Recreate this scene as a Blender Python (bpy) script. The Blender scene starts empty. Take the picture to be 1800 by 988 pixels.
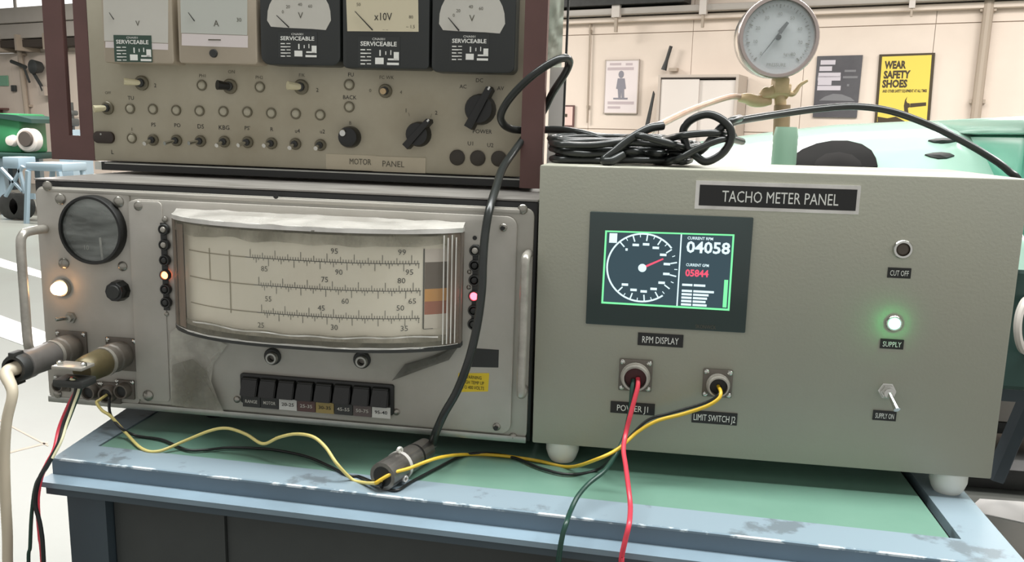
import bpy, bmesh, math, random
from mathutils import Vector, Matrix, noise as mnoise
R = math.radians
sc = bpy.context.scene
col = sc.collection

# ---------------------------------------------------------------- camera
CAM = Vector((0, 0, 1.2334)); FPX = 1481.7
VR = Vector((0.98731085, 0.1571005, 0.02316737))
VU = Vector((-0.05014771, 0.17002433, 0.98416306))
VF = Vector((-0.15067349, 0.97283666, -0.1757451))
cd = bpy.data.cameras.new('camera'); cam = bpy.data.objects.new('camera', cd); col.objects.link(cam)
cd.sensor_width = 36; cd.lens = FPX/1800*36; cd.clip_start = .02; cd.clip_end = 100
m = Matrix((VR, VU, -VF)).transposed().to_4x4(); m.translation = CAM; cam.matrix_world = m
sc.camera = cam
# ---------------------------------------------------------------- world, lights, exposure
wd = bpy.data.worlds.new('hall_daylight'); sc.world = wd; wd.use_nodes = True
wb = wd.node_tree.nodes['Background']; wb.inputs[0].default_value = (1.0, .985, .95, 1); wb.inputs[1].default_value = .62
def area(name, loc, rot, sx, sy, power, colr):
    l = bpy.data.lights.new(name, 'AREA'); l.shape = 'RECTANGLE'; l.size = sx; l.size_y = sy; l.energy = power; l.color = colr
    o = bpy.data.objects.new(name, l); col.objects.link(o); o.location = loc; o.rotation_euler = rot
    return o
area('ceiling_lamp_over_bench', (.1, 1.0, 3.9), (0, 0, 0), 5.0, .6, 235, (.97, 1, .99))
area('ceiling_lamp_hall', (-2.5, 5.0, 3.95), (0, 0, 0), 7.0, .6, 250, (1, .97, .94))
area('ceiling_lamp_back', (2.5, 6.6, 3.95), (0, 0, 0), 7.0, .6, 330, (1, .945, .91))
area('added_fill_right', (3.6, 3.4, 3.95), (0, 0, R(80)), 6.0, .6, 290, (1, 1, .98))  # added fill, no known lamp: brightens the floor below the machine
area('ceiling_lamp_far', (-7, 9.0, 3.95), (0, 0, 0), 7.0, .6, 820, (1, .95, .91))
vs = sc.view_settings; vs.view_transform = 'Standard'; vs.look = 'None'; vs.exposure = 0.0; vs.gamma = 1; vs.use_curve_mapping = False

# ---------------------------------------------------------------- pixel measurements -> places on real planes
def ray(px, py): return VF + (px-900)/FPX*VR - (py-494)/FPX*VU
def atY(px, py, Y):
    d = ray(px, py); return CAM + d*(Y/d.y)
def atZ(px, py, z):
    d = ray(px, py); return CAM + d*((z-CAM.z)/d.z)
class Frame:
    """a face: origin, x to the right, y into the depth, z up"""
    def __init__(s, o, yaw=0, roll=0):
        s.o = Vector(o)
        s.ex = Vector((math.cos(yaw)*math.cos(roll), math.sin(yaw)*math.cos(roll), math.sin(roll)))
        s.ey = Vector((-math.sin(yaw), math.cos(yaw), 0)); s.ez = s.ex.cross(s.ey)
        s.m = Matrix((s.ex, s.ey, s.ez)).transposed().to_4x4(); s.m.translation = s.o
    def p(s, px, py, w=0):
        d = ray(px, py); n = s.ey; o = s.o - n*w
        q = CAM + d*((o-CAM).dot(n)/d.dot(n)) - s.o
        return q.dot(s.ex), q.dot(s.ez)
    def rect(s, a, b, c, d, w=0):       # pixel box -> x0,x1,z0,z1
        mx, my = (a+c)/2, (b+d)/2
        return s.p(a, my, w)[0], s.p(c, my, w)[0], s.p(mx, d, w)[1], s.p(mx, b, w)[1]
    def poly(s, pts, w=0): return [s.p(x, y, w) for x, y in pts]

# ---------------------------------------------------------------- materials
def lin(c):
    c /= 255; return c/12.92 if c <= .04045 else ((c+.055)/1.055)**2.4
def rgb(r, g, b): return (lin(r), lin(g), lin(b), 1)
def mat(name, c, rough=.5, metal=0, c2=None, scale=8, amt=.5, bump=0, bscale=60, spec=.5, coat=0, stretch=None, lo=.35, hi=.7):
    M = bpy.data.materials.new(name); M.use_nodes = True; nt = M.node_tree; N = nt.nodes; L = nt.links; b = N['Principled BSDF']
    b.inputs['Roughness'].default_value = rough; b.inputs['Metallic'].default_value = metal
    b.inputs['Specular IOR Level'].default_value = spec; b.inputs['Coat Weight'].default_value = coat
    b.inputs['Base Color'].default_value = rgb(*c)
    tc = N.new('ShaderNodeTexCoord')
    src = tc.outputs['Object']
    if stretch:
        mp = N.new('ShaderNodeMapping'); mp.inputs['Scale'].default_value = stretch; L.new(src, mp.inputs[0]); src = mp.outputs[0]
    if c2:
        n = N.new('ShaderNodeTexNoise'); n.inputs['Scale'].default_value = scale; n.inputs['Detail'].default_value = 6; n.inputs['Roughness'].default_value = .6
        L.new(src, n.inputs['Vector'])
        r = N.new('ShaderNodeMapRange'); r.inputs[1].default_value = lo; r.inputs[2].default_value = hi; r.inputs[3].default_value = 0; r.inputs[4].default_value = amt
        L.new(n.outputs['Fac'], r.inputs[0])
        x = N.new('ShaderNodeMix'); x.data_type = 'RGBA'; x.inputs['A'].default_value = rgb(*c); x.inputs['B'].default_value = rgb(*c2)
        L.new(r.outputs[0], x.inputs['Factor']); L.new(x.outputs['Result'], b.inputs['Base Color'])
    if bump:
        n2 = N.new('ShaderNodeTexNoise'); n2.inputs['Scale'].default_value = bscale; n2.inputs['Detail'].default_value = 4; L.new(src, n2.inputs['Vector'])
        bp = N.new('ShaderNodeBump'); bp.inputs['Strength'].default_value = bump; bp.inputs['Distance'].default_value = .002
        L.new(n2.outputs['Fac'], bp.inputs['Height']); L.new(bp.outputs[0], b.inputs['Normal'])
    return M
def emat(name, c, strength, base=(20, 20, 20)):
    M = bpy.data.materials.new(name); M.use_nodes = True; b = M.node_tree.nodes['Principled BSDF']
    b.inputs['Base Color'].default_value = rgb(*base); b.inputs['Emission Color'].default_value = rgb(*c); b.inputs['Emission Strength'].default_value = strength
    b.inputs['Roughness'].default_value = .3
    return M
def clear(name, c, alpha, rough=.1, c2alpha=None, scale=20, stretch=None):
    M = mat(name, c, rough); nt = M.node_tree; b = nt.nodes['Principled BSDF']; b.inputs['Alpha'].default_value = alpha
    if c2alpha is not None:
        tc = nt.nodes['Texture Coordinate']; n = nt.nodes.new('ShaderNodeTexNoise'); n.inputs['Scale'].default_value = scale; n.inputs['Detail'].default_value = 6
        mp = nt.nodes.new('ShaderNodeMapping'); mp.inputs['Scale'].default_value = stretch or (1, 1, 1)
        nt.links.new(tc.outputs['Object'], mp.inputs[0]); nt.links.new(mp.outputs[0], n.inputs['Vector'])
        r = nt.nodes.new('ShaderNodeMapRange'); r.inputs[1].default_value = .38; r.inputs[2].default_value = .68; r.inputs[3].default_value = alpha; r.inputs[4].default_value = c2alpha
        nt.links.new(n.outputs['Fac'], r.inputs[0]); nt.links.new(r.outputs[0], b.inputs['Alpha'])
    return M
m_wall = mat('painted_wall', (226, 212, 198), .75, c2=(214, 200, 186), scale=1.5, amt=.6)
m_floor = mat('pale_epoxy_floor', (120, 125, 119), .34, c2=(112, 113, 108), scale=1.1, amt=.8, bump=.05, bscale=30)
m_line = mat('white_floor_paint', (248, 248, 245), .4)
m_ceil = mat('dark_ceiling', (120, 120, 112), .8)
m_box = mat('grey_beige_enamel', (158, 157, 142), .42, c2=(152, 152, 140), scale=6, amt=.7, bump=.09, bscale=300)
m_silver = mat('brushed_silver', (178, 178, 172), .38, .85, c2=(140, 140, 134), scale=30, amt=.6)
m_chrome = mat('chrome', (205, 205, 200), .18, 1)
m_bright = mat('bright_tin', (236, 233, 228), .3, .35, c2=(190, 186, 180), scale=22, amt=.7, bump=.5, bscale=40)
m_black = mat('black_plastic', (26, 26, 25), .42)
m_blackg = mat('black_gloss', (20, 21, 20), .2)
m_dark = mat('dark_grey_metal', (52, 53, 51), .55, c2=(34, 34, 33), scale=12, amt=.7)
m_white = mat('white_print', (238, 238, 232), .5)
m_ink = mat('black_print', (38, 36, 33), .6)
m_inkf = mat('faded_print', (92, 88, 76), .7)
m_nylon = mat('white_nylon_foot', (222, 222, 214), .4)
m_lu = mat('worn_silver_grey_panel', (184, 179, 171), .42, .1, c2=(158, 154, 144), scale=7, amt=.8, bump=.06, bscale=90)
m_lu2 = mat('worn_silver_grey_plate', (178, 174, 165), .42, .1, c2=(146, 143, 133), scale=5, amt=.8, bump=.06, bscale=70)
m_lutop = mat('bare_aluminium_cover', (160, 156, 151), .36, .3, c2=(112, 108, 102), scale=14, amt=.8, stretch=(1, 4, 1))
m_ui = mat('yellowed_beige_panel', (175, 168, 149), .5, c2=(150, 141, 119), scale=7, amt=.75, bump=.05)
m_uibez = mat('beige_meter_bezel', (176, 164, 146), .45, c2=(156, 144, 124), scale=10, amt=.5)
m_maroon = mat('maroon_paint', (104, 72, 68), .45, c2=(84, 58, 54), scale=9, amt=.7)
m_cream = mat('cream_plastic', (214, 206, 172), .4)
m_lens = mat('frosted_lens', (176, 170, 150), .35)
m_dial = mat('white_dial_card', (206, 203, 194), .5, c2=(194, 190, 180), scale=9, amt=.6)
m_dialc = mat('cream_dial_card', (214, 204, 176), .5)
m_meterblk = mat('black_bakelite', (44, 47, 46), .3, c2=(36, 39, 38), scale=8)
m_green = mat('dark_green_sticker', (54, 78, 66), .5)
m_tape = mat('cream_masking_tape', (190, 180, 158), .7, c2=(176, 166, 144), scale=20)
m_blue = mat('blue_grey_bench_paint', (136, 156, 170), .38, c2=(112, 128, 138), scale=6, amt=.7, bump=.1, bscale=25)
m_bluechip = mat('chipped_bench_paint', (134, 150, 160), .38, c2=(106, 116, 122), scale=14, amt=.9, bump=.15, bscale=25, lo=.58, hi=.63)
m_mint = mat('mint_green_panel', (111, 146, 130), .3, c2=(98, 134, 118), scale=7, amt=.8)
m_cab = mat('dark_cabinet_steel', (64, 67, 66), .6, c2=(44, 46, 46), scale=4, amt=.8)
m_post = mat('slate_blue_steel', (66, 78, 86), .5, c2=(54, 66, 74), scale=5, amt=.6)
m_cable = mat('black_rubber_cable', (38, 41, 39), .28, c2=(28, 31, 30), scale=40)
m_yel = mat('yellow_wire', (216, 178, 50), .4)
m_wht = mat('off_white_wire', (216, 212, 176), .4)
m_red = mat('red_wire', (212, 62, 78), .35)
m_grn = mat('dark_green_wire', (28, 62, 52), .35)
m_blk = mat('black_wire', (24, 26, 26), .35)
m_grey_cable = mat('cream_cable', (206, 194, 172), .45)
m_conn = mat('olive_grey_connector', (108, 101, 93), .42, .2, c2=(86, 80, 71), scale=40, amt=.6)
m_alloy = mat('worn_alloy', (182, 177, 168), .3, .45, c2=(128, 124, 116), scale=50, amt=.6)
m_brass = mat('brass', (196, 170, 132), .4, .15, c2=(168, 142, 104), scale=30, amt=.6)
m_pipe = mat('brown_pipe', (150, 126, 98), .45, .3, c2=(120, 100, 76), scale=20)
m_hose = mat('beige_hose', (176, 140, 122), .4, c2=(196, 172, 150), scale=25, amt=.6)
m_mach = mat('pale_green_machine_enamel', (162, 190, 176), .2, c2=(146, 182, 164), scale=3, amt=.7, coat=.3)
m_machd = mat('deep_sea_green_enamel', (92, 168, 142), .3, c2=(80, 150, 128), scale=4)
m_machdk = mat('dark_green_machine_frame', (34, 62, 56), .5)
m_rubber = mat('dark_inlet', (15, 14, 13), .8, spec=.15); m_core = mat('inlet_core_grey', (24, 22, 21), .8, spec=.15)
m_poster = mat('white_poster_paper', (224, 214, 212), .6)
m_postdk = mat('dark_poster_paper', (72, 70, 74), .6, c2=(96, 96, 98), scale=3, amt=.6)
m_posty = mat('yellow_poster_paper', (226, 202, 84), .6)
m_postb = mat('brown_black_poster_print', (64, 52, 32), .6)
m_cup = mat('pale_grey_cupboard', (206, 198, 190), .5)
m_cupside = mat('cupboard_side', (186, 174, 162), .5)
m_shadowgap = mat('dark_gap', (70, 62, 56), .8); m_joint = mat('wall_joint', (186, 172, 158), .8)
m_conduit = mat('grey_conduit', (170, 156, 140), .5)
m_duct = mat('grey_duct', (176, 170, 162), .5, c2=(160, 152, 144), scale=2)
m_grn2 = mat('workshop_green', (46, 118, 76), .4, c2=(60, 132, 90), scale=3)
m_bluest = mat('pale_blue_steel', (142, 162, 174), .45)
m_glass = clear('clear_acrylic', (230, 228, 215), .05, .02, .10, 14, (1, 1, .5))
m_smoke = clear('dirty_tape', (128, 123, 108), .35, .55, .95, 26, (1, 1, .6)); m_brown = clear('brown_tape', (128, 114, 101), .45, .55, .95, 22, (2, 1, .3)); m_film = clear('bright_film', (226, 223, 216), .7, .16, .98, 16, (1, 1, 2))
m_tapec = clear('clear_sticky_tape', (196, 192, 180), .3, .22, .85, 34)
m_dust = clear('dusty_glass', (168, 172, 168), .06, .08, .75, 24, (.5, 1, 2))
e_green = emat('lit_green_led', (70, 255, 140), 26)
e_amber = emat('lit_amber_lamp', (255, 190, 130), 16)
e_orange = emat('lit_orange_led', (255, 120, 70), 11)
e_red = emat('lit_red_led', (255, 52, 62), 16)
e_scr = emat('screen_background', (46, 70, 80), 1.05)
e_scrg = emat('screen_green', (130, 255, 170), 1.1)
e_scrw = emat('screen_white', (225, 250, 255), 1.15)
e_scrr = emat('screen_red', (255, 90, 120), 1.0)
e_win = emat('bright_daylight_pane', (255, 255, 252), 1.6)

# ---------------------------------------------------------------- mesh builder
class MB:
    def __init__(s): s.b = bmesh.new()
    def box(s, x0, x1, y0, y1, z0, z1, bev=0):
        vs = [s.b.verts.new(v) for v in [(x0,y0,z0),(x1,y0,z0),(x1,y1,z0),(x0,y1,z0),(x0,y0,z1),(x1,y0,z1),(x1,y1,z1),(x0,y1,z1)]]
        fs = [s.b.faces.new([vs[i] for i in f]) for f in [(0,3,2,1),(4,5,6,7),(0,1,5,4),(1,2,6,5),(2,3,7,6),(3,0,4,7)]]
        if bev:
            es = list({e for f in fs for e in f.edges}); bmesh.ops.bevel(s.b, geom=es, offset=bev, segments=2, affect='EDGES', profile=.5)
        return s
    def prism(s, pts, y0, y1, bev=0):           # outline in x,z pushed along y
        a = [s.b.verts.new((x, y0, z)) for x, z in pts]; c = [s.b.verts.new((x, y1, z)) for x, z in pts]
        n = len(pts); f0 = s.b.faces.new(a); fs = [f0, s.b.faces.new(c[::-1])]
        for i in range(n): fs.append(s.b.faces.new([a[i], c[i], c[(i+1) % n], a[(i+1) % n]]))
        bmesh.ops.recalc_face_normals(s.b, faces=fs)
        if bev: bmesh.ops.bevel(s.b, geom=list(f0.edges), offset=bev, segments=2, affect='EDGES', profile=.5)
        return s
    def slab(s, pts, z0, z1):                   # outline in x,y pushed along z
        a = [s.b.verts.new((x, y, z0)) for x, y in pts]; c = [s.b.verts.new((x, y, z1)) for x, y in pts]
        n = len(pts); fs = [s.b.faces.new(a), s.b.faces.new(c[::-1])]
        for i in range(n): fs.append(s.b.faces.new([a[i], c[i], c[(i+1) % n], a[(i+1) % n]]))
        bmesh.ops.recalc_face_normals(s.b, faces=fs); return s
    def lathe(s, o, d, prof, seg=24, squash=None):
        o = Vector(o); d = Vector(d).normalized(); t = Vector((0, 0, 1)) if abs(d.z) < .9 else Vector((1, 0, 0))
        u = d.cross(t).normalized(); v = d.cross(u); rings = []
        for h, r in prof:
            if r < 1e-6: rings.append([s.b.verts.new(o+d*h)])
            else: rings.append([s.b.verts.new(o+d*h+(u*math.cos(2*math.pi*i/seg)+v*math.sin(2*math.pi*i/seg))*r) for i in range(seg)])
        fs = []
        for A, B in zip(rings, rings[1:]):
            for i in range(seg):
                j = (i+1) % seg
                if len(A) == 1 and len(B) == 1: continue
                if len(A) == 1: fs.append(s.b.faces.new([A[0], B[i], B[j]]))
                elif len(B) == 1: fs.append(s.b.faces.new([A[i], A[j], B[0]]))
                else: fs.append(s.b.faces.new([A[i], A[j], B[j], B[i]]))
        for Rg in (rings[0], rings[-1]):
            if len(Rg) > 1: fs.append(s.b.faces.new(Rg))
        bmesh.ops.recalc_face_normals(s.b, faces=fs); return s
    def ring(s, o, d, r0, r1, h, seg=28):        # flat ring with thickness
        o = Vector(o); d = Vector(d).normalized()
        t = Vector((0, 0, 1)) if abs(d.z) < .9 else Vector((1, 0, 0)); u = d.cross(t).normalized(); v = d.cross(u)
        q = [(0, r0), (0, r1), (h*.7, r1), (h, r1-(r1-r0)*.25), (h, r0+(r1-r0)*.15)]
        rr = [[s.b.verts.new(o+d*a+(u*math.cos(2*math.pi*i/seg)+v*math.sin(2*math.pi*i/seg))*r) for i in range(seg)] for a, r in q]
        fs = []
        for k in range(5):
            A, B = rr[k], rr[(k+1) % 5]
            for i in range(seg): fs.append(s.b.faces.new([A[i], A[(i+1) % seg], B[(i+1) % seg], B[i]]))
        bmesh.ops.recalc_face_normals(s.b, faces=fs); return s
    def tube(s, pts, r, seg=10, closed=False):
        pts = [Vector(p) for p in pts]; n = len(pts); rings = []; up = None
        for i in range(n):
            a = pts[(i-1) % n] if (closed or i > 0) else pts[i]; c = pts[(i+1) % n] if (closed or i < n-1) else pts[i]
            d = (c-a).normalized() if (c-a).length > 1e-9 else Vector((1, 0, 0))
            if up is None: up = Vector((0, 0, 1)) if abs(d.z) < .9 else Vector((1, 0, 0))
            u = (up-d*up.dot(d)).normalized(); up = u; v = d.cross(u); rad = r(i/(n-1)) if callable(r) else r
            rings.append([s.b.verts.new(pts[i]+(u*math.cos(2*math.pi*k/seg)+v*math.sin(2*math.pi*k/seg))*rad) for k in range(seg)])
        fs = []
        for i in range(n if closed else n-1):
            A, B = rings[i], rings[(i+1) % n]
            for k in range(seg): fs.append(s.b.faces.new([A[k], A[(k+1) % seg], B[(k+1) % seg], B[k]]))
        if not closed: fs += [s.b.faces.new(rings[0]), s.b.faces.new(rings[-1])]
        bmesh.ops.recalc_face_normals(s.b, faces=fs); return s
    def grid(s, f, nu, nv, thick=None):           # f(u,v)->point
        g = [[s.b.verts.new(f(i/nu, j/nv)) for j in range(nv+1)] for i in range(nu+1)]
        fs = [s.b.faces.new([g[i][j], g[i+1][j], g[i+1][j+1], g[i][j+1]]) for i in range(nu) for j in range(nv)]
        return s
    def mesh(s, name, smooth=35):
        me = bpy.data.meshes.new(name); s.b.to_mesh(me); s.b.free()
        if smooth:
            me.polygons.foreach_set('use_smooth', [True]*len(me.polygons)); me.set_sharp_from_angle(angle=R(smooth))
        return me
    def build(s, name, material, parent=None, smooth=35):
        me = s.mesh(name, smooth); me.materials.append(material)
        o = bpy.data.objects.new(name, me); col.objects.link(o)
        if parent: o.parent = parent
        return o
def rr(x0, x1, z0, z1, r, n=5):
    out = []
    for cx, cz, a in ((x1-r, z0+r, -90), (x1-r, z1-r, 0), (x0+r, z1-r, 90), (x0+r, z0+r, 180)):
        for k in range(n+1): t = R(a+90*k/n); out.append((cx+r*math.cos(t), cz+r*math.sin(t)))
    return out
def ell(cx, cz, rx, rz, n=28): return [(cx+rx*math.cos(2*math.pi*k/n), cz+rz*math.sin(2*math.pi*k/n)) for k in range(n)]
def spline(pts, n=8):
    P = [Vector(p) for p in pts]; P = [P[0]*2-P[1]]+P+[P[-1]*2-P[-2]]; out = []
    for i in range(1, len(P)-2):
        a, b, c, d = P[i-1:i+3]
        for k in range(n):
            t = k/n; out.append(.5*((2*b)+(c-a)*t+(2*a-5*b+4*c-d)*t*t+(3*b-a-3*c+d)*t**3))
    out.append(P[-2]); return out
def tag(o, label=None, cat=None, group=None, kind=None):
    if label: o['label'] = label
    if cat: o['category'] = cat
    if group: o['group'] = group
    if kind: o['kind'] = kind
    return o
def root(name, frame_or_loc, label, cat, group=None):
    o = bpy.data.objects.new(name, None); col.objects.link(o); o.empty_display_size = .05
    o.matrix_world = frame_or_loc.m if isinstance(frame_or_loc, Frame) else Matrix.Translation(frame_or_loc)
    return tag(o, label, cat, group)
def txt(s, h, x, z, y, material, parent, width=None, rot=0, bold=0, align='CENTER', bend=None):
    """flat lettering, cap height h, centred on x,z; y is the depth of the face it lies on"""
    cu = bpy.data.curves.new('lettering', 'FONT'); cu.body = s; cu.size = h/.72; cu.align_x = 'CENTER'; cu.resolution_u = 2; cu.offset = bold*h
    o = bpy.data.objects.new('tmp', cu); me = bpy.data.meshes.new_from_object(o); bpy.data.objects.remove(o)
    xs = [v.co.x for v in me.vertices]; cx = (min(xs)+max(xs))/2; w = max(xs)-min(xs)
    k = width/w if width and w > 0 else 1; ca, sa = math.cos(rot), math.sin(rot)
    for v in me.vertices:
        a, b = (v.co.x-cx)*k, v.co.y-h/2
        X, Z = x+a*ca-b*sa, z+a*sa+b*ca
        v.co = (X, (bend(X) if bend else y)-.0004, Z)
    me.materials.clear(); me.materials.append(material)
    ob = bpy.data.objects.new('lettering', me); col.objects.link(ob); ob.parent = parent
    return ob
SHARED = {}
def share(key, fn, name, material, parent, loc, scale=1):
    if key not in SHARED: 
        me = fn().mesh(name); me.materials.append(material); SHARED[key] = me
    o = bpy.data.objects.new(name, SHARED[key]); col.objects.link(o); o.parent = parent; o.location = loc; o.scale = (scale,)*3
    return o
m_screw = mat('dull_steel_screw', (150, 146, 138), .25, .7)
def screw_mb():
    b = MB().lathe((0, .0005, 0), (0, -1, 0), [(0, 1), (.25, 1), (.55, .75), (.72, .35), (.75, 0)], 12); return b
def screw(fr, px, py, rpx, parent, y=0, material=None):
    x, z = fr.p(px, py, -y); r = abs(fr.p(px+rpx, py, -y)[0]-x)
    M = material or m_screw
    return share('screw'+M.name, screw_mb, 'screw', M, parent, (x, y, z), r)

# ================================================================ SETTING
BT = .85
floor = tag(MB().box(-24, 12, -2, 22, -.1, 0).build('floor', m_floor, None, 0), kind='structure')
AW = R(18.0); NW = Vector((math.sin(AW), math.cos(AW), 0)); DW = 10.4
WF = Frame(NW*DW, -AW)
wall = tag(MB().box(-16, 9, .03, .25, 0, 4.2).build('wall_back', m_joint, None, 0), kind='structure'); wall.matrix_world = WF.m
zj = WF.p(1160, 57)[1]
u0 = WF.p(1037, 120)[0] - 1.32*12
rowz = [(0, 1.28), (1.28, zj), (zj, zj+.16), (zj+.16, 4.2)]
for i in range(19):
    for (a, b) in rowz:
        MB().box(u0+i*1.32+.003, u0+(i+1)*1.32-.003, .01, .03, a+.005, b-.005).build('wall_panel', m_wall, wall, 0)
ceil_ = tag(MB().box(-24, 12, -1.0, 20, 4.2, 4.3).build('ceiling', m_ceil, None, 0), kind='structure')

def wall_thing(name, px, py, label, cat, group=None):
    x, z = WF.p(px, py); f = Frame(WF.o+WF.ex*x+Vector((0, 0, z)), -AW)
    return root(name, f, label, cat, group), f
# bright window strip top left
t = tag(MB().box(*[v for v in (WF.p(-160, 10)[0], WF.p(140, 10)[0])], -.03, 0, WF.p(40, 18)[1], 3.9).build('window_1', e_win, None, 0), kind='structure'); t.matrix_world = WF.m
a, b_ = WF.p(-160, 10)[0], WF.p(140, 10)[0]; zz = WF.p(40, 18)[1]
for k in range(4): MB().box(a+(b_-a)*k/3-.04, a+(b_-a)*k/3+.04, -.05, 0, zz, 3.9).build('window_frame', m_duct, t, 0)
MB().box(a-.04, b_+.04, -.06, 0, 3.86, 3.94).build('window_frame', m_duct, t, 0)
# trunking on the left wall
tr, f = wall_thing('wall_trunking', 40, 74, 'long grey boxed trunking below the bright window at far left', 'trunking')
x0, x1 = f.p(-200, 60)[0], f.p(300, 60)[0]; h = f.p(40, 20)[1]
MB().box(x0, x1, -.42, 0, h*.52, h, .01).build('upper_casing', m_duct, tr)
MB().box(x0, x1, -.36, 0, .02, h*.5, .01).build('lower_casing', m_duct, tr)
MB().box(x0, x1, -.34, 0, -.13, .0).build('cable_tray', m_shadowgap, tr)
for px in (31, 70, 119):
    u = f.p(px, 100)[0]; MB().box(u-.03, u+.03, -.45, -.001, -.2, .08).build('bracket', m_conduit, tr)
# ledge and dark ceiling beam seen right of the panels
tr, f = wall_thing('wall_ledge', 1150, 38, 'pale horizontal ledge along the top of the back wall, right half', 'ledge')
x0, x1 = f.p(900, 30)[0], f.p(1900, 30)[0]
MB().box(x0, x1, -.10, 0, 0, .06, .01).build('lower_step', m_wall, tr)
MB().box(x0, x1, -.22, 0, .075, .15, .01).build('upper_step', m_duct, tr)
tr, f = wall_thing('ceiling_beam', 1090, 14, 'dark steel beam at the very top above the white poster', 'beam')
MB().prism([(f.p(960, 20)[0], 0), (f.p(1215, 3)[0], .0), (f.p(1215, 3)[0], .5), (f.p(960, 20)[0], .5)], -.3, 0).build('beam_web', m_dark, tr, 0)
# conduits, hangers
def conduit(name, px0, py0, px1, py1, r, M, label, cat, grp=None, w=.08):
    t, f = wall_thing(name, px1, py1, label, cat, grp); a = f.p(px0, py0, w)
    b = f.p(px1, py1, w); MB().tube([(a[0], -w, a[1]), (b[0], -w, b[1])], r, 10).build('pipe', M, t)
    for k in (.15, .85):
        x, z = a[0]+(b[0]-a[0])*k, a[1]+(b[1]-a[1])*k; MB().box(x-r*1.5, x+r*1.5, -w*.9, 0, z-.02, z+.02).build('clip', M, t, 0)
    return t
conduit('wall_conduit', 1038, 26, 1032, 216, .012, m_conduit, 'thin vertical conduit on the wall left of the white poster', 'conduit', w=.03)
conduit('wall_conduit', 1742, -20, 1714, 212, .05, m_conduit, 'thick grey vertical pipe on the wall at far right', 'pipe')
conduit('wall_conduit', 33, 76, 48, 205, .05, m_conduit, 'vertical pipe on the far left wall above the green machine', 'pipe')
for px, wpx, y1, lab in ((1093, 9, 60, 'white hanger rod at top of wall, above the white poster'), (1243, 8, 52, 'white hanger rod at top of wall, left of the pressure gauge'), (1603, 7, 34, 'short pale hanger rod above the yellow poster')):
    t, f = wall_thing('hanger_rod', px, y1, lab, 'hanger'); h = f.p(px, -30)[1]; x = abs(f.p(px+wpx/2, y1)[0])*1.5; hk = f.p(px, y1*.58)[1]/h
    MB().box(-x, x, -.26, -.19, h*hk, h).build('bracket', m_cup, t, 0)
    MB().box(-x*.35, x*.35, -.24, -.20, 0, h*hk).build('rod', m_conduit, t, 0)

# ================================================================ POSTERS
t, f = wall_thing('safety_poster', 1093, 200, 'white framed poster with a standing worker figure, left of cupboard', 'poster')
x0, x1, z0, z1 = f.rect(1063, 105, 1123, 200)
MB().box(x0, x1, -.02, 0, z0, z1).build('sheet', m_poster, t, 0)
mg = mat('grey_poster_print', (188, 174, 176), .6); md = mat('slate_poster_print', (134, 132, 140), .6)
b = MB()
for q in ((x0, x1, z0, z0+.012), (x0, x1, z1-.012, z1), (x0, x0+.012, z0, z1), (x1-.012, x1, z0, z1)): b.box(q[0], q[1], -.026, 0, q[2], q[3])
b.build('frame', m_cupside, t, 0)
b = MB()
for px, py, w, h in ((1083, 113, 20, 4), (1107, 113, 12, 4), (1092, 121, 46, 5), (1092, 181, 46, 5), (1080, 189, 22, 4)):
    q = f.rect(px-w/2, py-h/2, px+w/2, py+h/2); b.box(q[0], q[1], -.022, -.02, q[2], q[3])
b.build('print_line', mg, t, 0)
b = MB(); cx, cz = f.p(1093, 131); b.prism(ell(cx, cz, .035, .045), -.024, -.02)
P = lambda pts: f.poly(pts)
b.prism(P([(1087, 138), (1099, 138), (1101, 156), (1098, 157), (1098, 174), (1094, 174), (1093, 160), (1092, 174), (1088, 174), (1087, 157), (1084, 156)]), -.024, -.02)
b.box(*f.rect(1079, 172, 1104, 175)[:2], -.023, -.02, *f.rect(1079, 172, 1104, 175)[2:]); b.build('figure_print', md, t, 0)

t, f = wall_thing('dark_poster', 1470, 207, 'dark grey poster with white block lettering, left of the yellow poster', 'poster')
q = f.poly([(1429, 206), (1506, 207), (1517, 97), (1437, 99)])
MB().prism(q, -.02, 0).build('sheet', m_postdk, t, 0)
b = MB(); mw = mat('pale_poster_print', (196, 190, 196), .6); mg2 = mat('mid_grey_poster_print', (118, 118, 120), .6)
for p0, p1, y in ((1443, 1469, 110), (1441, 1463, 121), (1439, 1478, 132), (1438, 1478, 138), (1438, 1462, 146), (1437, 1478, 155)):
    r_ = f.rect(p0, y-4, p1, y+4); b.box(r_[0], r_[1], -.024, -.02, r_[2], r_[3])
b.build('print_line', mw, t, 0)
b = MB()
for p0, p1, y, hh in ((1485, 1505, 127, 4), (1482, 1508, 138, 4), (1489, 1493, 152, 4)):
    r_ = f.rect(p0, y-hh, p1, y); b.box(r_[0], r_[1], -.024, -.02, r_[2], r_[3])
b.prism(f.poly([(1440, 177), (1450, 170), (1465, 165), (1480, 166), (1496, 172), (1503, 178)]), -.024, -.02); b.build('picture_print', mg2, t, 0)

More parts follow.
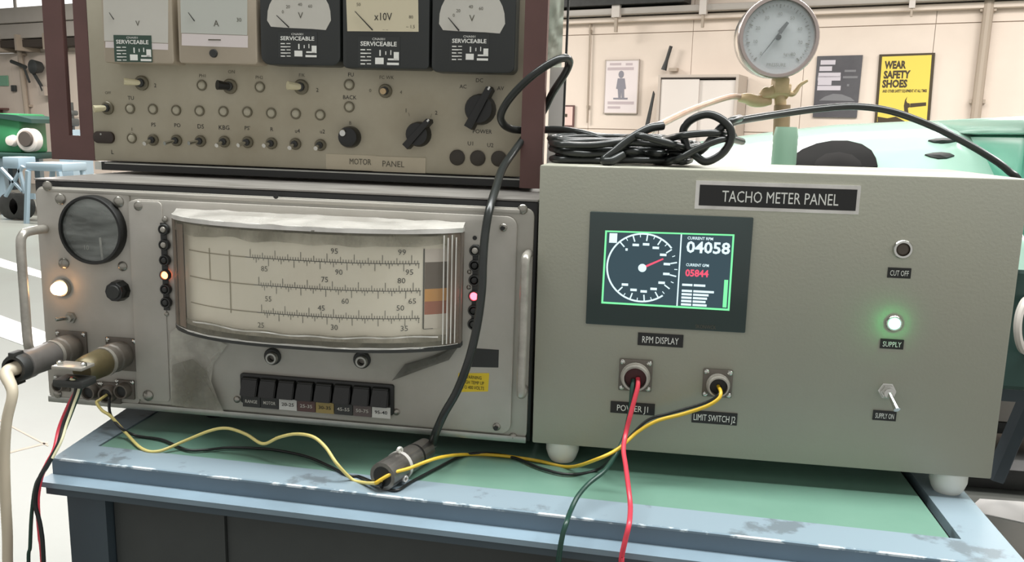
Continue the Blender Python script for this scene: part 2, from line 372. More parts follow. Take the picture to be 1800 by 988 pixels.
t, f = wall_thing('yellow_poster', 1590, 215, 'yellow poster reading WEAR SAFETY SHOES with a hammer', 'poster')
q = f.poly([(1537, 216), (1634, 215), (1644, 93), (1546, 96)]); MB().prism(q, -.02, 0).build('border', m_postb, t, 0)
q = f.poly([(1542, 214), (1629, 213), (1638, 97), (1551, 100)]); MB().prism(q, -.024, -.018).build('sheet', m_posty, t, 0)
for s, px, py, w in (('WEAR', 1574, 114, 38), ('SAFETY', 1577, 131, 47), ('SHOES', 1573, 147, 44)):
    x, z = f.p(px, py); hh = f.p(px, py-6.5)[1]-f.p(px, py+6.5)[1]; ww = f.p(px+w/2, py)[0]-f.p(px-w/2, py)[0]
    txt(s, hh, x, z, -.0245, m_postb, t, ww, bold=.07, rot=.01)
x, z = f.p(1590, 160); txt('AND OTHER SAFETY EQUIPMENT AT ALL TIMES', .03, x, z, -.0245, m_postb, t, f.p(1629, 160)[0]-f.p(1551, 160)[0], rot=.01, bold=.06)
b = MB(); b.prism(f.poly([(1600, 182), (1628, 180), (1628, 186), (1600, 189)]), -.027, -.022)
b.prism(f.poly([(1595, 170), (1591, 176), (1589, 186), (1590, 198), (1597, 198), (1596, 190), (1600, 188), (1599, 182), (1595, 181), (1593, 177)]), -.027, -.022)
b.prism(f.poly([(1543, 205), (1560, 208), (1575, 205), (1592, 214), (1543, 215)]), -.027, -.022); b.build('hammer_print', m_postb, t, 0)

t, f = wall_thing('framed_notice', 998, 222, 'small pink framed notice on wall beside the maroon upright', 'notice')
x0, x1, z0, z1 = f.rect(985, 185, 1010, 223)
MB().box(x0, x1, -.02, 0, z0, z1).build('frame', m_maroon, t, 0)
MB().box(x0+.02, x1-.02, -.025, 0, z0+.02, z1-.02).build('sheet', mat('pink_paper', (220, 190, 180), .6), t, 0)
x, z = f.p(996, 203); MB().box(x-.02, x+.02, -.028, -.02, z-.02, z+.02).build('emblem_print', m_postb, t, 0)
# wrench hung on the wall
t, f = wall_thing('wall_lever', 1172, 125, 'dark slanted lever hung on wall above the cupboard', 'lever')
a, c = f.p(1183, 82), f.p(1170, 124)
MB().tube([(a[0], -.08, a[1]), ((a[0]*.4+c[0]*.6), -.08, a[1]*.4+c[1]*.6), (c[0], -.08, c[1])], lambda k: .022 + .03*max(0, k-.5), 8).build('handle', m_dark, t)
x, z = f.p(1186, 123); MB().box(x-.05, x+.05, -.08, 0, z-.02, z+.02).build('peg', m_conduit, t, 0)

# ================================================================ CUPBOARD and leaning board
cx, cz = WF.p(1231, 131)
gx0, gx1 = WF.p(1156, 160, .5)[0], WF.p(1297, 160, .5)[0]; zt = WF.p(1230, 131, .5)[1]
f = Frame(WF.o+WF.ex*gx0-WF.ey*.5, -AW); W = gx1-gx0
t = root('cupboard', f, 'tall pale grey cupboard with two sliding doors against the back wall', 'cupboard')
b = MB(); b.box(0, W, .0, .49, 0, .08).box(0, W, 0, .49, zt-.03, zt).box(0, .03, 0, .49, .08, zt-.03).box(W-.03, W, 0, .49, .08, zt-.03).box(0, W, .46, .49, .08, zt-.03); b.build('carcass', m_cupside, t, 0)
MB().box(.035, W*.52, .012, .03, .09, zt-.05, .003).build('door', m_cup, t)
MB().box(W*.51, W-.035, .035, .05, .09, zt-.06, .003).build('door', m_cup, t)
MB().box(.035, W-.035, .0, .06, zt-.045, zt-.031).build('door_track', m_shadowgap, t, 0)
f2 = Frame(WF.o+WF.ex*(gx0-.04)-WF.ey*.3, -AW)
t = root('leaning_board', f2, 'dark narrow board leaning between the cupboard and the white poster', 'board')
q = [f2.p(1148, 160), f2.p(1150, 165), f2.p(1144, 215), f2.p(1137, 215)]
zb = q[2][1]; MB().prism([q[0], q[1], (q[2][0]-.2, 0), (q[3][0]-.28, 0)], 0, .03).build('plank', m_cab, t, 0)

# ================================================================ FLOOR LINES
def floor_line(p, label):
    P = [atZ(x, y, 0) for x, y in p]; o = MB().slab([(v.x, v.y) for v in P], .0, .003).build('floor_line', m_line, None, 0)
    return tag(o, label, 'floor line')
for p in ([(-30, 722), (86, 783), (84, 785), (-32, 724)], [(-30, 806), (84, 777), (84, 780), (-30, 809)]):
    P = [atZ(x, y, 0) for x, y in p]; MB().slab([(v.x, v.y) for v in P], 0, .0012).build('floor_joint', m_joint, floor, 0)
floor_line([(-40, 442), (75, 478), (75, 490), (-40, 458)], 'thin white line painted on the floor, upper one at far left')
floor_line([(-40, 540), (90, 588), (90, 625), (-40, 578)], 'broad white line painted on the floor, lower one at far left')
floor_line([(1700, 898), (1722, 878), (1900, 890), (1900, 942)], 'white line painted on the floor at bottom right corner')

# ================================================================ LEFT BACKGROUND
YB = 10.0
def G(px, py, Y=YB): return atY(px, py, Y)
c0 = G(-60, 262); c1 = G(88, 262)
t = root('work_table', (c0.x, YB, 0), 'dark green work table carrying a green machine, far left', 'table')
L = c1.x-c0.x; zt = c0.z-.02
MB().box(0, L, -.35, .45, zt-.07, zt, .01).build('table_top', m_machdk, t)
for x in (.15, L-.55):
    for y in (-.28, .38): MB().box(x, x+.08, y, y+.08, 0, zt-.07).build('leg', m_bluest, t, 0)
MB().box(.15, L-.5, -.25, -.2, .3, .36).build('rail', m_bluest, t, 0)
MB().box(.35, L-.65, .1, .2, .3, zt-.08).build('back_panel', m_post, t, 0)
g0 = G(15, 255); t = root('green_machine', (g0.x, YB, zt), 'green bench machine with pale wheel guard on the work table', 'machine')
def LX(px): return G(px, 240).x-g0.x
def LZ(py): return G(40, py).z-zt
MB().box(LX(-30), LX(16), -.2, .2, 0, LZ(222), .02).build('motor_body', m_grn2, t)
MB().box(LX(14), LX(60), -.25, .25, 0, LZ(200), .03).build('main_body', m_grn2, t)
MB().prism([(LX(14), LZ(200)), (LX(58), LZ(203)), (LX(84), LZ(209)), (LX(84), LZ(216)), (LX(14), LZ(207))], -.28, .28).build('hood', m_machdk, t, 0)
MB().lathe((LX(74), -.3, LZ(245)), (0, 1, 0), [(0, .06), (.0, .13), (.02, .15), (.12, .15), (.12, .0)], 24).build('wheel_guard', m_cup, t)
MB().lathe((LX(75), -.33, LZ(243)), (0, 1, 0), [(0, 0), (0, .09), (.02, .10), (.03, .10)], 24).build('wheel', m_shadowgap, t)
MB().lathe((LX(48), -.33, LZ(247)), (0, 1, 0), [(0, 0), (.01, .06), (.08, .075), (.09, .06)], 18).build('hand_knob', m_cup, t)
h0 = G(57, 370); t = root('step_stand', (h0.x, YB-.95, 0), 'pale blue steel step stand on the floor below the work table', 'stand')
def SX(px, Y=YB-.95): return G(px, 330, Y).x-h0.x
def SZ(py, Y=YB-.95): return max(0.0, G(50, py, Y).z)
MB().box(SX(48), SX(112), 0, .45, SZ(300), SZ(286), .01).build('step_top', m_bluest, t)
for y in (0, .42):
    MB().tube([(SX(52), y, SZ(300)), (SX(42), y, 0.0)], .035, 6).build('leg', m_bluest, t)
    MB().tube([(SX(106), y, SZ(300)), (SX(116), y, 0.0)], .035, 6).build('leg', m_bluest, t)
MB().box(SX(46), SX(60), 0, .03, SZ(350), SZ(340)).build('foot_bar', m_bluest, t, 0)
h0 = G(0, 330, YB-.75); t = root('trestle', (h0.x, YB-.75, 0), 'pale blue crossed-leg trestle at the left edge beneath the work table', 'trestle')
def TX(px): return G(px, 330, YB-.75).x-h0.x
MB().box(TX(8), TX(36), 0, .3, G(10, 296, YB-.75).z, G(10, 276, YB-.75).z, .01).build('seat_block', m_bluest, t)
for a_, b2 in (((2, 296), (40, 336)), ((40, 292), (10, 345)), ((34, 296), (44, 340))):
    p, q = G(*a_, YB-.75), G(*b2, YB-.75); MB().tube([(p.x-h0.x, 0, p.z), (q.x-h0.x, 0, max(.04, q.z))], .026, 6).build('leg', m_bluest, t)
for px in (8, 24):
    p = G(px, 335, YB-.75); MB().lathe((p.x-h0.x, .05, .17), (0, 1, 0), [(0, .05), (0, .12), (.02, .165), (.1, .165), (.12, .12), (.12, .05)], 20).build('wheel', m_dark, t)
# wall clutter left
t, f = wall_thing('swing_arm_lamp', 60, 165, 'dark swing arm lamp fixed to the far left wall', 'lamp')
def wp(px, py, w=.2): x, z = f.p(px, py, w); return (x, -w, z)
MB().tube([wp(20, 108), wp(45, 118)], .035, 8).build('arm', m_cab, t)
MB().tube([wp(55, 122), wp(72, 150), wp(76, 160)], .03, 8).build('arm', m_cab, t)
MB().tube([wp(42, 118), wp(52, 145)], .02, 8).build('arm', m_cab, t)
MB().lathe(wp(53, 117, .3), (0, 1, 0), [(0, .06), (.04, .13), (.2, .1), (.28, .0)], 18).build('lamp_head', m_cab, t)
MB().box(wp(70, 165)[0], wp(80, 165)[0], -.22, 0, f.p(70, 168, .2)[1], f.p(70, 152, .2)[1]).build('wall_bracket', m_cupside, t, 0)
t, f = wall_thing('wall_notice', 8, 150, 'small green notice on the wall at the left edge', 'notice')
q = f.rect(-4, 133, 15, 151); MB().box(q[0], q[1], -.02, 0, q[2], q[3]).build('board', mat('pale_green_sign', (120, 170, 140), .5), t, 0)
t, f = wall_thing('wall_switch', 27, 160, 'small dark switch box on the wall beside the green notice', 'switch')
q = f.rect(24, 150, 30, 161); MB().box(q[0], q[1], -.06, 0, q[2], q[3], .01).build('switch_case', m_cab, t)
t, f = wall_thing('wall_shelf', 8, 205, 'small shelf with dark clips on the wall above the green machine', 'shelf')
q = f.rect(-5, 190, 16, 193); MB().box(q[0], q[1], -.2, 0, q[2], q[3]).build('shelf_board', m_maroon, t, 0)
q = f.rect(2, 193, 5, 206); MB().box(q[0], q[1], -.2, 0, q[2], q[3]).build('bracket', m_maroon, t, 0)
h0 = G(130, 236, 9.9); t = root('pillar_drill', (h0.x, 9.9, 0), 'dark drill stand glimpsed through the slot of the maroon frame', 'machine')
def DX(px): return G(px, 220, 9.9).x-h0.x
def DZ(py): return G(128, py, 9.9).z
MB().box(DX(119), DX(142), -.2, .2, 0, DZ(228)).build('base_block', m_bluest, t, 0)
MB().tube([(DX(127), 0, DZ(228)), (DX(127), 0, DZ(180))], .03, 8).build('column', m_dark, t)
MB().box(DX(121), DX(132), -.15, .1, DZ(222), DZ(208), .02).build('vice', m_cab, t)
MB().box(DX(124), DX(131), -.1, .1, DZ(203), DZ(194), .02).build('head', m_cab, t)

# ================================================================ MACHINE BEHIND THE TACHO PANEL
t = root('machine_housing', (0, 2.2, 0), 'large glossy pale green machine housing behind the tachometer panel', 'machine')
def mq(px, py, Y=2.2): v = atY(px, py, Y); return v.x, v.z
tops = [(1085, 272), (1140, 262), (1220, 250), (1310, 238), (1385, 228), (1470, 219), (1600, 213), (1665, 214)]
tp = [mq(*p) for p in tops]
def machine(u, v):
    k = u*(len(tp)-1); i = min(int(k), len(tp)-2); a = k-i
    x = tp[i][0]*(1-a)+tp[i+1][0]*a; zt = tp[i][1]*(1-a)+tp[i+1][1]*a
    # profile from the low front edge over a rounded shoulder to the back
    prof = [(-.50, 1.0), (-.52, 1.0), (-.50, 1.05), (-.42, 1.12), (-.28, zt-.072), (-.14, zt-.024), (0, zt), (.2, zt-.01), (.45, zt-.06), (.62, zt-.2), (.65, 1.0)]
    k2 = v*(len(prof)-1); j = min(int(k2), len(prof)-2); c = k2-j
    y = prof[j][0]*(1-c)+prof[j+1][0]*c; z = prof[j][1]*(1-c)+prof[j+1][1]*c
    return (x, y, z)
MB().grid(machine, 28, 40).build('sloped_hood', m_mach, t, 60)
x1 = tp[-1][0]; xe = x1+1.2; z1 = tp[-1][1]
MB().box(x1-.01, xe, -.46, .55, .95, z1-.03, .02).build('gearbox', m_machd, t)
MB().box(x1-.02, xe, -.48, .57, z1-.03, z1+.004, .008).build('lid', m_mach, t)
MB().box(-.2, xe, -.5, .6, .76, 1.0, .01).build('lower_frame', m_machdk, t, 0)
MB().box(-.1, xe-.1, -.4, 1.1, .71, .76).build('frame_rail', m_post, t, 0)
for x in (.0, xe-.25):
    MB().box(x, x+.1, .92, 1.02, .08, .71).build('leg', m_post, t, 0)
def mx(px, py, Yw): v = atY(px, py, Yw); return v.x, v.z
a, c = mx(1806, 700, 3.02), mx(1748, 842, 3.02)
MB().tube([(a[0]+.02, .82, a[1]+.06), (c[0], .82, c[1])], .035, 6).build('strut', m_post, t)
q0, q1 = mx(1752, 742, 3.3), mx(1790, 690, 3.3); MB().box(q0[0], q1[0]+.02, 1.1, 1.35, q0[1], .71, .01).build('grey_block', m_duct, t)
MB().box(q0[0]-.3, xe+.6, 1.1, 1.4, q0[1]-.045, q0[1], .004).build('dark_shelf', m_dark, t)
zp = mx(1760, 842, 3.1)[1]; MB().box(-.1, xe+.6, .9, 1.5, 0, max(.08, zp), .01).build('plinth', m_dark, t)
# inlet arch and slots stand on the front slope
def on_m(px, py, off=0):
    # march along the view ray to the hood, hit by its height profile
    d = ray(px, py); s0 = 1.5
    for k in range(3000):
        s0 += .0008; q = CAM+d*s0; x = q.x; y = q.y-2.2
        i = 0
        while i < len(tp)-2 and tp[i+1][0] < x: i += 1
        a = (x-tp[i][0])/(tp[i+1][0]-tp[i][0]); zt_ = tp[i][1]*(1-a)+tp[i+1][1]*a
        pr = [(-.52, .98), (-.50, 1.05), (-.42, 1.12), (-.28, zt_-.072), (-.14, zt_-.024), (0, zt_), (.3, zt_-.01)]
        if y < -.52: continue
        for (y0, z0), (y1, z1_) in zip(pr, pr[1:]):
            if y0 <= y <= y1:
                if q.z <= z0+(z1_-z0)*(y-y0)/(y1-y0)+off: return Vector((x, y, q.z))
    return Vector((q.x, y, q.z))
def patch(pts, name, M, off=.004):
    b = MB(); P = [on_m(*p, off) for p in pts]; Q = [p+Vector((0, .012, -.014)) for p in P]
    c = on_m(sum(p[0] for p in pts)/len(pts), sum(p[1] for p in pts)/len(pts), off+.006); A = [b.b.verts.new(p) for p in P]; B = [b.b.verts.new(p) for p in Q]; n = len(P)
    C_ = b.b.verts.new(c); fs = []
    for i in range(n): fs += [b.b.faces.new([A[i], A[(i+1) % n], C_]), b.b.faces.new([A[i], B[i], B[(i+1) % n], A[(i+1) % n]])]
    bmesh.ops.recalc_face_normals(b.b, faces=fs); return b.build(name, M, t, 30)
patch([(1378, 292), (1392, 275), (1410, 262), (1435, 252), (1462, 247), (1490, 247), (1515, 253), (1532, 264), (1540, 278), (1543, 292), (1500, 296), (1460, 296), (1420, 296)], 'inlet_arch', m_rubber, .012)
patch([(1430, 290), (1436, 280), (1452, 270), (1475, 267), (1498, 272), (1512, 283), (1516, 292), (1470, 296)], 'inlet_core', m_core, .03)
patch([(1632, 246), (1645, 243), (1660, 242), (1675, 243), (1684, 246), (1670, 249), (1655, 250), (1642, 249)], 'vent_slot', m_dark)
patch([(1626, 271), (1640, 268), (1655, 267), (1670, 269), (1678, 273), (1665, 277), (1650, 278), (1636, 275)], 'vent_slot', m_dark)
# pedestal of the gauge
gp = atY(1381, 240, 1.9)
MB().lathe((gp.x, gp.y-2.2, gp.z-.25), (0, 0, 1), [(0, .034), (.16, .027), (.21, .026), (.25, .026), (.27, .022)], 20).build('gauge_pedestal', mat('mid_green_enamel', (124, 152, 132), .4), t)
# gauge itself
YG = 1.9; gc = atY(1367, 66, YG)
f = Frame(gc, R(7)); t = root('pressure_gauge', f, 'round steel pressure gauge on a brass valve and pipe behind the tachometer panel', 'gauge')
rg = 64/FPX*YG*1.03
MB().lathe((0, .055, 0), (0, -1, 0), [(0, 0), (0, rg*.9), (.01, rg*.97), (.05, rg), (.057, rg*.99)], 40).build('case', m_chrome, t)
MB().ring((0, 0.0, 0), (0, -1, 0), rg*.88, rg*1.0, .014, 44).build('bezel', mat('pinkish_steel', (162, 148, 143), .25, .6), t)
MB().lathe((0, .001, 0), (0, -1, 0), [(0, 0), (0, rg*.9), (.004, rg*.9), (.004, 0)], 40).build('dial_face', mat('pale_gauge_dial', (156, 157, 157), .5), t)
b = MB()
for k in range(41):
    a = R(225-270*k/40); r0 = rg*(.74 if k % 5 else .70); r1 = rg*.79; wv = Vector((-math.sin(a), math.cos(a)))*.0007*(1 if k % 5 else 1.8)
    d = Vector((math.cos(a), math.sin(a))); b.prism([tuple(d*r0+wv), tuple(d*r1+wv), tuple(d*r1-wv), tuple(d*r0-wv)], -.0048, -.0042)
b.build('scale_marks', m_inkf, t, 0)
for k, s in enumerate(('0', '10', '20', '30', '40', '50', '60', '70', '80')):
    a = R(225-270*k/8); txt(s, rg*.085, math.cos(a)*rg*.56, math.sin(a)*rg*.56, -.0045, m_inkf, t)
txt('kg/cm', rg*.07, rg*.28, -rg*.40, -.0045, m_inkf, t); txt('PRESSURE', rg*.08, 0, -rg*.66, -.0045, m_inkf, t)
tip, tail = f.p(1333, 103), f.p(1383, 40)
d = Vector((tip[0]-tail[0], tip[1]-tail[1])).normalized(); nrm = Vector((-d.y, d.x)); tv, hv = Vector(tail), Vector(tip); mid = tv*.72+hv*.28
MB().prism([tuple(tv+nrm*.003), tuple(tv-nrm*.003), tuple(mid-nrm*.0045), tuple(mid-nrm*.0016), tuple(hv), tuple(mid+nrm*.0016), tuple(mid+nrm*.0045)], -.009, -.006).build('needle', m_ink, t, 0)
MB().lathe((0, -.004, 0), (0, -1, 0), [(0, .006), (.007, .005), (.007, 0)], 16).build('hub', m_ink, t)
MB().lathe((0, -.0105, 0), (0, -1, 0), [(0, 0), (0, rg*.88), (.0015, rg*.88), (.0015, 0)], 40).build('glass', clear('gauge_glass', (220, 225, 228), .08, .05), t)
p = lambda px, py: (f.p(px, py)[0], .03, f.p(px, py)[1])
MB().tube([p(1379, 122), p(1380, 140)], .016, 16).build('neck', m_alloy, t)
def bx(x0, y0, x1_, y1_, d): a_, b2 = f.p(x0, y1_), f.p(x1_, y0); return MB().box(a_[0], b2[0], .03-d, .03+d, a_[1], b2[1], .003)
bx(1364, 136, 1392, 164, .018).build('hex_body', m_brass, t)
MB().tube([p(1378, 163), p(1379, 190)], .0125, 16).build('valve_body', m_brass, t)
MB().tube(spline([p(1344, 168), p(1360, 163), p(1378, 157), p(1393, 160)], 5), lambda k: .009+.008*min(1, k*1.6), 16).build('side_port', m_brass, t)
MB().tube(spline([p(1344, 166), p(1350, 157), p(1357, 157), p(1358, 164)], 5), .0055, 10).build('wing_nut', m_brass, t)
MB().tube(spline([p(1390, 161), p(1400, 164), p(1407, 158), p(1414, 148), p(1427, 140)], 6), lambda k: .0075-.0045*k, 10).build('lever', m_brass, t)
MB().tube([p(1382, 184), p(1380, 238)], .0175, 18).build('stand_pipe', m_pipe, t)
MB().tube(spline([p(1303, 172), p(1318, 172), p(1330, 176), p(1345, 178), p(1362, 177)], 5), lambda k: .0075+.006*math.sin(k*3.1), 12).build('hose_fitting', m_brass, t)
# hose running down to the coil
hs = [atY(1308, 172, YG+.03), atY(1285, 170, YG), atY(1250, 180, 1.85), atY(1210, 195, 1.72), atY(1170, 214, 1.55), atY(1140, 231, 1.4), atY(1118, 246, 1.28), atY(1095, 258, 1.2), Vector((.02, 1.155, 1.215)), Vector((-.015, 1.135, 1.2055)), Vector((-.06, 1.13, 1.2050))]
hs = spline(hs, 8)
o = MB().tube(hs, .0066, 10).build('air_hose', m_hose); tag(o, 'beige hose sloping down from the brass gauge valve toward the cable coil', 'hose')
# things at the right edge behind the panel
mroot = bpy.data.objects['machine_housing']
hp = [atY(1812, 524, 1.70), atY(1800, 532, 1.67), atY(1791, 555, 1.66), atY(1789, 585, 1.66), atY(1796, 612, 1.67), atY(1812, 622, 1.70)]
MB().tube([p-Vector((0, 2.2, 0)) for p in spline(hp, 6)], .0075, 8).build('pull_handle', m_cup, mroot)

# ================================================================ WORKBENCH
A, B_ = (-.658, .826), (.366, .777); BKL, BKR = (-.752, 1.56), (.372, 1.56)
I0, I1, I2, I3 = (-.632, .871), (.314, .829), (.317, 1.5), (-.648, 1.5)
t = root('workbench', (0, 0, 0), 'blue-grey steel workbench with pale green inset top', 'workbench')
b = MB()
b.slab([A, B_, (.3225, .8285), I1, I0], BT-.012, BT); b.slab([A, I0, I3, BKL], BT-.012, BT); b.slab([(.3225, .8285), B_, BKR, (.3265, 1.5)], BT-.012, BT); b.slab([I3, I2, (.3265, 1.5), BKR, BKL], BT-.012, BT)
b.build('top_frame', m_bluechip, t, 0)
e = .0016
MB().slab([(I0[0]+e, I0[1]+e), (I1[0]-e, I1[1]+e), (I2[0]-e, I2[1]-e), (I3[0]+e, I3[1]-e)], BT-.010, BT-.0012).build('inset_panel', m_mint, t, 0)
MB().slab([(A[0]+.004, A[1]+.004), (B_[0]-.004, B_[1]+.004), (BKR[0]-.004, BKR[1]-.004), (BKL[0]+.006, BKL[1]-.004)], BT-.020, BT-.0122).build('sub_top', m_black, t, 0)
dx = Vector((B_[0]-A[0], B_[1]-A[1])).normalized(); nf = Vector((dx.y, -dx.x))   # outward to the front
def off(p, a, s=0): return (p[0]+nf.x*a+dx.x*s, p[1]+nf.y*a+dx.y*s)
MB().slab([off(A, .0012), off(B_, .0012), off(B_, -.0002), off(A, -.0002)], BT-.0185, BT-.0016).build('fascia', mat('fascia_blue', (104, 122, 136), .42, c2=(88, 104, 116), scale=6), t, 0)
MB().slab([off(A, -.0025), off(B_, -.0025), off(B_, .0012), off(A, .0012)], BT-.0015, BT+.0006).build('worn_edge', mat('worn_paint_edge', (122, 140, 152), .35, c2=(214, 222, 226), scale=45, amt=1, lo=.47, hi=.56), t, 0)
MB().slab([off(A, .024, -.002), off(B_, .024, .004), off(B_, -.03, .004), off(A, -.03, -.002)], BT-.0245, BT-.0185).build('ledge', m_blue, t, 0)
MB().slab([off(A, .020, .006), off(B_, .020), off(B_, .010), off(A, .010, .006)], BT-.034, BT-.0246).build('ledge_lip', m_post, t, 0)
# left post, right post and the closed front
MB().slab([off(A, -.004, .012), off(A, -.004, .062), off(A, -.05, .062), off(A, -.05, .012)], 0, BT-.0247).build('post', m_post, t, 0)
MB().slab([off(B_, -.004, -.062), off(B_, -.004, -.012), off(B_, -.05, -.012), off(B_, -.05, -.062)], 0, BT-.0247).build('post', m_post, t, 0)
MB().slab([off(A, -.016, .064), off(A, -.016, .205), off(A, -.03, .205), off(A, -.03, .064)], .1, BT-.046).build('door_panel', m_cab, t, 0)
MB().slab([off(A, -.020, .206), off(B_, -.020, -.064), off(B_, -.034, -.064), off(A, -.034, .206)], .1, BT-.046).build('door_panel', m_cab, t, 0)
MB().slab([off(A, -.008, .064), off(B_, -.008, -.064), off(B_, -.03, -.064), off(A, -.03, .064)], BT-.0445, BT-.036).build('header_rail', m_cab, t, 0)
MB().slab([off(A, -.036, .02), off(B_, -.036, -.02), off(B_, -.044, -.02), off(A, -.044, .02)], .08, BT-.034).build('back_panel', m_dark, t, 0)
for (x, y) in ((-.70, 1.48), (.31, 1.48)): MB().box(x, x+.05, y, y+.05, 0, BT-.021).build('post', m_post, t, 0)

# ================================================================ TACHOMETER PANEL
TP = Frame((-.1157, .929, .875)); TW, TH, TD = .5, .322, .24
t = root('tachometer_panel', TP, 'grey-beige metal box with lit rpm display and nameplate, right on the bench', 'instrument')
MB().box(0, TW, 0, TD, 0, TH, .002).build('enclosure', m_box, t)
for x in (.034, .464):
    for y in (.021, TD-.03): MB().lathe((x, y, 0), (0, 0, -1), [(0, .0195), (.012, .0195), (.021, .0165), (.025, .014)], 24).build('foot', m_nylon, t)
def plate(fr, a, b, c, d, name, M, par, y0, y1, bev=0, rad=0):
    q = fr.rect(a, b, c, d, -y0)
    mb = MB()
    if rad: mb.prism(rr(q[0], q[1], q[2], q[3], rad), y0, y1, bev)
    else: mb.box(q[0], q[1], y0, y1, q[2], q[3], bev)
    return mb.build(name, M, par), q
o, q = plate(TP, 1222, 322, 1512, 372, 'nameplate', m_bright, t, -.002, 0)
o2, q2 = plate(TP, 1229, 329, 1506, 366, 'nameplate_face', m_black, o, -.0026, -.0005)
txt('TACHO METER PANEL', (q2[3]-q2[2])*.56, (q2[0]+q2[1])/2+.003, (q2[2]+q2[3])/2, -.0026, m_white, o, (q2[1]-q2[0])*.74)
# display
o, q = plate(TP, 1033, 377, 1318, 578, 'display', mat('glare_tinted_bezel', (52, 64, 63), .22), t, -.004, 0, .0012)  # glare on the dark bezel is put into its teal colour
txt('SKONWCK', .0042, *TP.p(1240, 573), -.004, m_inkf, o, .022)
def S(s, t_):
    # place on the screen, s right 0..1, t_ down 0..1
    c = [(1064, 405), (1291, 412), (1282, 546), (1057, 533)]
    x = (c[0][0]*(1-s)+c[1][0]*s)*(1-t_)+(c[3][0]*(1-s)+c[2][0]*s)*t_; y = (c[0][1]*(1-s)+c[1][1]*s)*(1-t_)+(c[3][1]*(1-s)+c[2][1]*s)*t_
    return TP.p(x, y, .004)
def sq(s0, t0, s1, t1): return [S(s0, t1), S(s1, t1), S(s1, t0), S(s0, t0)]
scr = MB().prism(sq(0, 0, 1, 1), -.0046, -.003).build('screen', e_scr, o, 0)
b = MB(); k = .014
for r_ in ((0, 0, 1, k*1.4), (0, 1-k*1.7, 1, 1), (0, k*1.4, k, 1-k*1.7), (1-k, k*1.4, 1, 1-k*1.7), (.945, .6, .975, .96)): b.prism(sq(*r_), -.0050, -.0045)
b.build('screen_border', e_scrg, o, 0)
ctr = Vector(TP.p(1129, 471, .005)); rad = Vector(TP.p(1129, 411, .005)).y-ctr.y; rdx = abs(Vector(TP.p(1067, 471, .005)).x-ctr.x)
b = MB()
arc = [(ctr.x+rdx*math.cos(R(a)), -.0049, ctr.y+rad*math.sin(R(a))) for a in range(38, 312, 6)]
for p0, p1 in zip(arc, arc[1:]):
    d0 = (Vector(p0)-Vector((ctr.x, p0[1], ctr.y))).normalized()*.0009; d1 = (Vector(p1)-Vector((ctr.x, p1[1], ctr.y))).normalized()*.0009
    b.prism([((Vector(p0)-d0).x, (Vector(p0)-d0).z), ((Vector(p0)+d0).x, (Vector(p0)+d0).z), ((Vector(p1)+d1).x, (Vector(p1)+d1).z), ((Vector(p1)-d1).x, (Vector(p1)-d1).z)], -.0050, -.0045)
for i in range(23):
    a = R(132-i*264/22); big = i % 2 == 0; dd = Vector((math.cos(a), math.sin(a))); wv = Vector((-dd.y, dd.x))*(.0007 if big else .0004)
    r0, r1 = (.80 if big else .9), .985
    p0, p1 = ctr+Vector((dd.x*rdx, dd.y*rad))*r0, ctr+Vector((dd.x*rdx, dd.y*rad))*r1
    b.prism([tuple(p0+wv), tuple(p1+wv), tuple(p1-wv), tuple(p0-wv)], -.0050, -.0045)
    if big:
        c = ctr+Vector((dd.x*rdx, dd.y*rad))*.70; ww = .0035 if i else .0012; b.prism([(c.x-ww, c.y-.0013), (c.x+ww, c.y-.0013), (c.x+ww, c.y+.0013), (c.x-ww, c.y+.0013)], -.0050, -.0045)
b.prism(sq(.585, .02, .595, .975), -.0050, -.0045); b.prism(sq(.035, .035, .095, .165), -.0050, -.0045)
for t0, s1 in ((.69, .80), (.77, .87), (.815, .83), (.86, .82), (.905, .81), (.95, .82)): b.prism(sq(.62, t0-.014, .70, t0+.014), -.0050, -.0045); b.prism(sq(.71, t0-.014, s1, t0+.014), -.0050, -.0045)
b.build('dial_scale', e_scrw, o, 0)
tipv = Vector(TP.p(1166, 455, .005)); d = (tipv-ctr).normalized(); nn = Vector((-d.y, d.x))*.0012
MB().prism([tuple(ctr+nn), tuple(ctr-nn), tuple(tipv-nn*.7), tuple(tipv+nn*.7)], -.0053, -.0048).build('needle', e_scrr, o, 0)
MB().prism(ell(ctr.x, ctr.y, .0045, .0045, 18), -.0055, -.0048).build('hub', e_scrw, o, 0)
def stx(s, px, py, wpx, hpx, M, bold=0):
    x, z = TP.p(px, py, .005); txt(s, abs(TP.p(px, py-hpx/2, .005)[1]-TP.p(px, py+hpx/2, .005)[1]), x, z, -.0049, M, o, TP.p(px+wpx/2, py, .005)[0]-TP.p(px-wpx/2, py, .005)[0], rot=-.0, bold=bold)
stx('04058', 1245, 435, 77, 20, e_scrw, .035); stx('05844', 1225, 480, 41, 12, e_scrr, .05)
stx('CURRENT RPM', 1231, 419, 45, 5, e_scrw, .02); stx('CURRENT GPM', 1226, 466, 40, 5, e_scrw, .02)
def label(px, py, w, h, s, par=t, fr=TP, tw=.8):
    o_, q = plate(fr, px-w/2, py-h/2, px+w/2, py+h/2, 'label_plate', m_black, par, -.0012, 0)
    txt(s, (q[3]-q[2])*.55, (q[0]+q[1])/2, (q[2]+q[3])/2, -.0012, m_white, o_, (q[1]-q[0])*tw)
label(1161, 598, 80, 22, 'RPM DISPLAY'); label(1112, 718, 78, 20, 'POWER J1', tw=.7); label(1256, 735, 80, 21, 'LIMIT SWITCH J2', tw=.92)
label(1581, 480, 41, 18, 'CUT OFF'); label(1568, 605, 41, 17, 'SUPPLY'); label(1555, 731, 41, 17, 'SUPPLY ON')
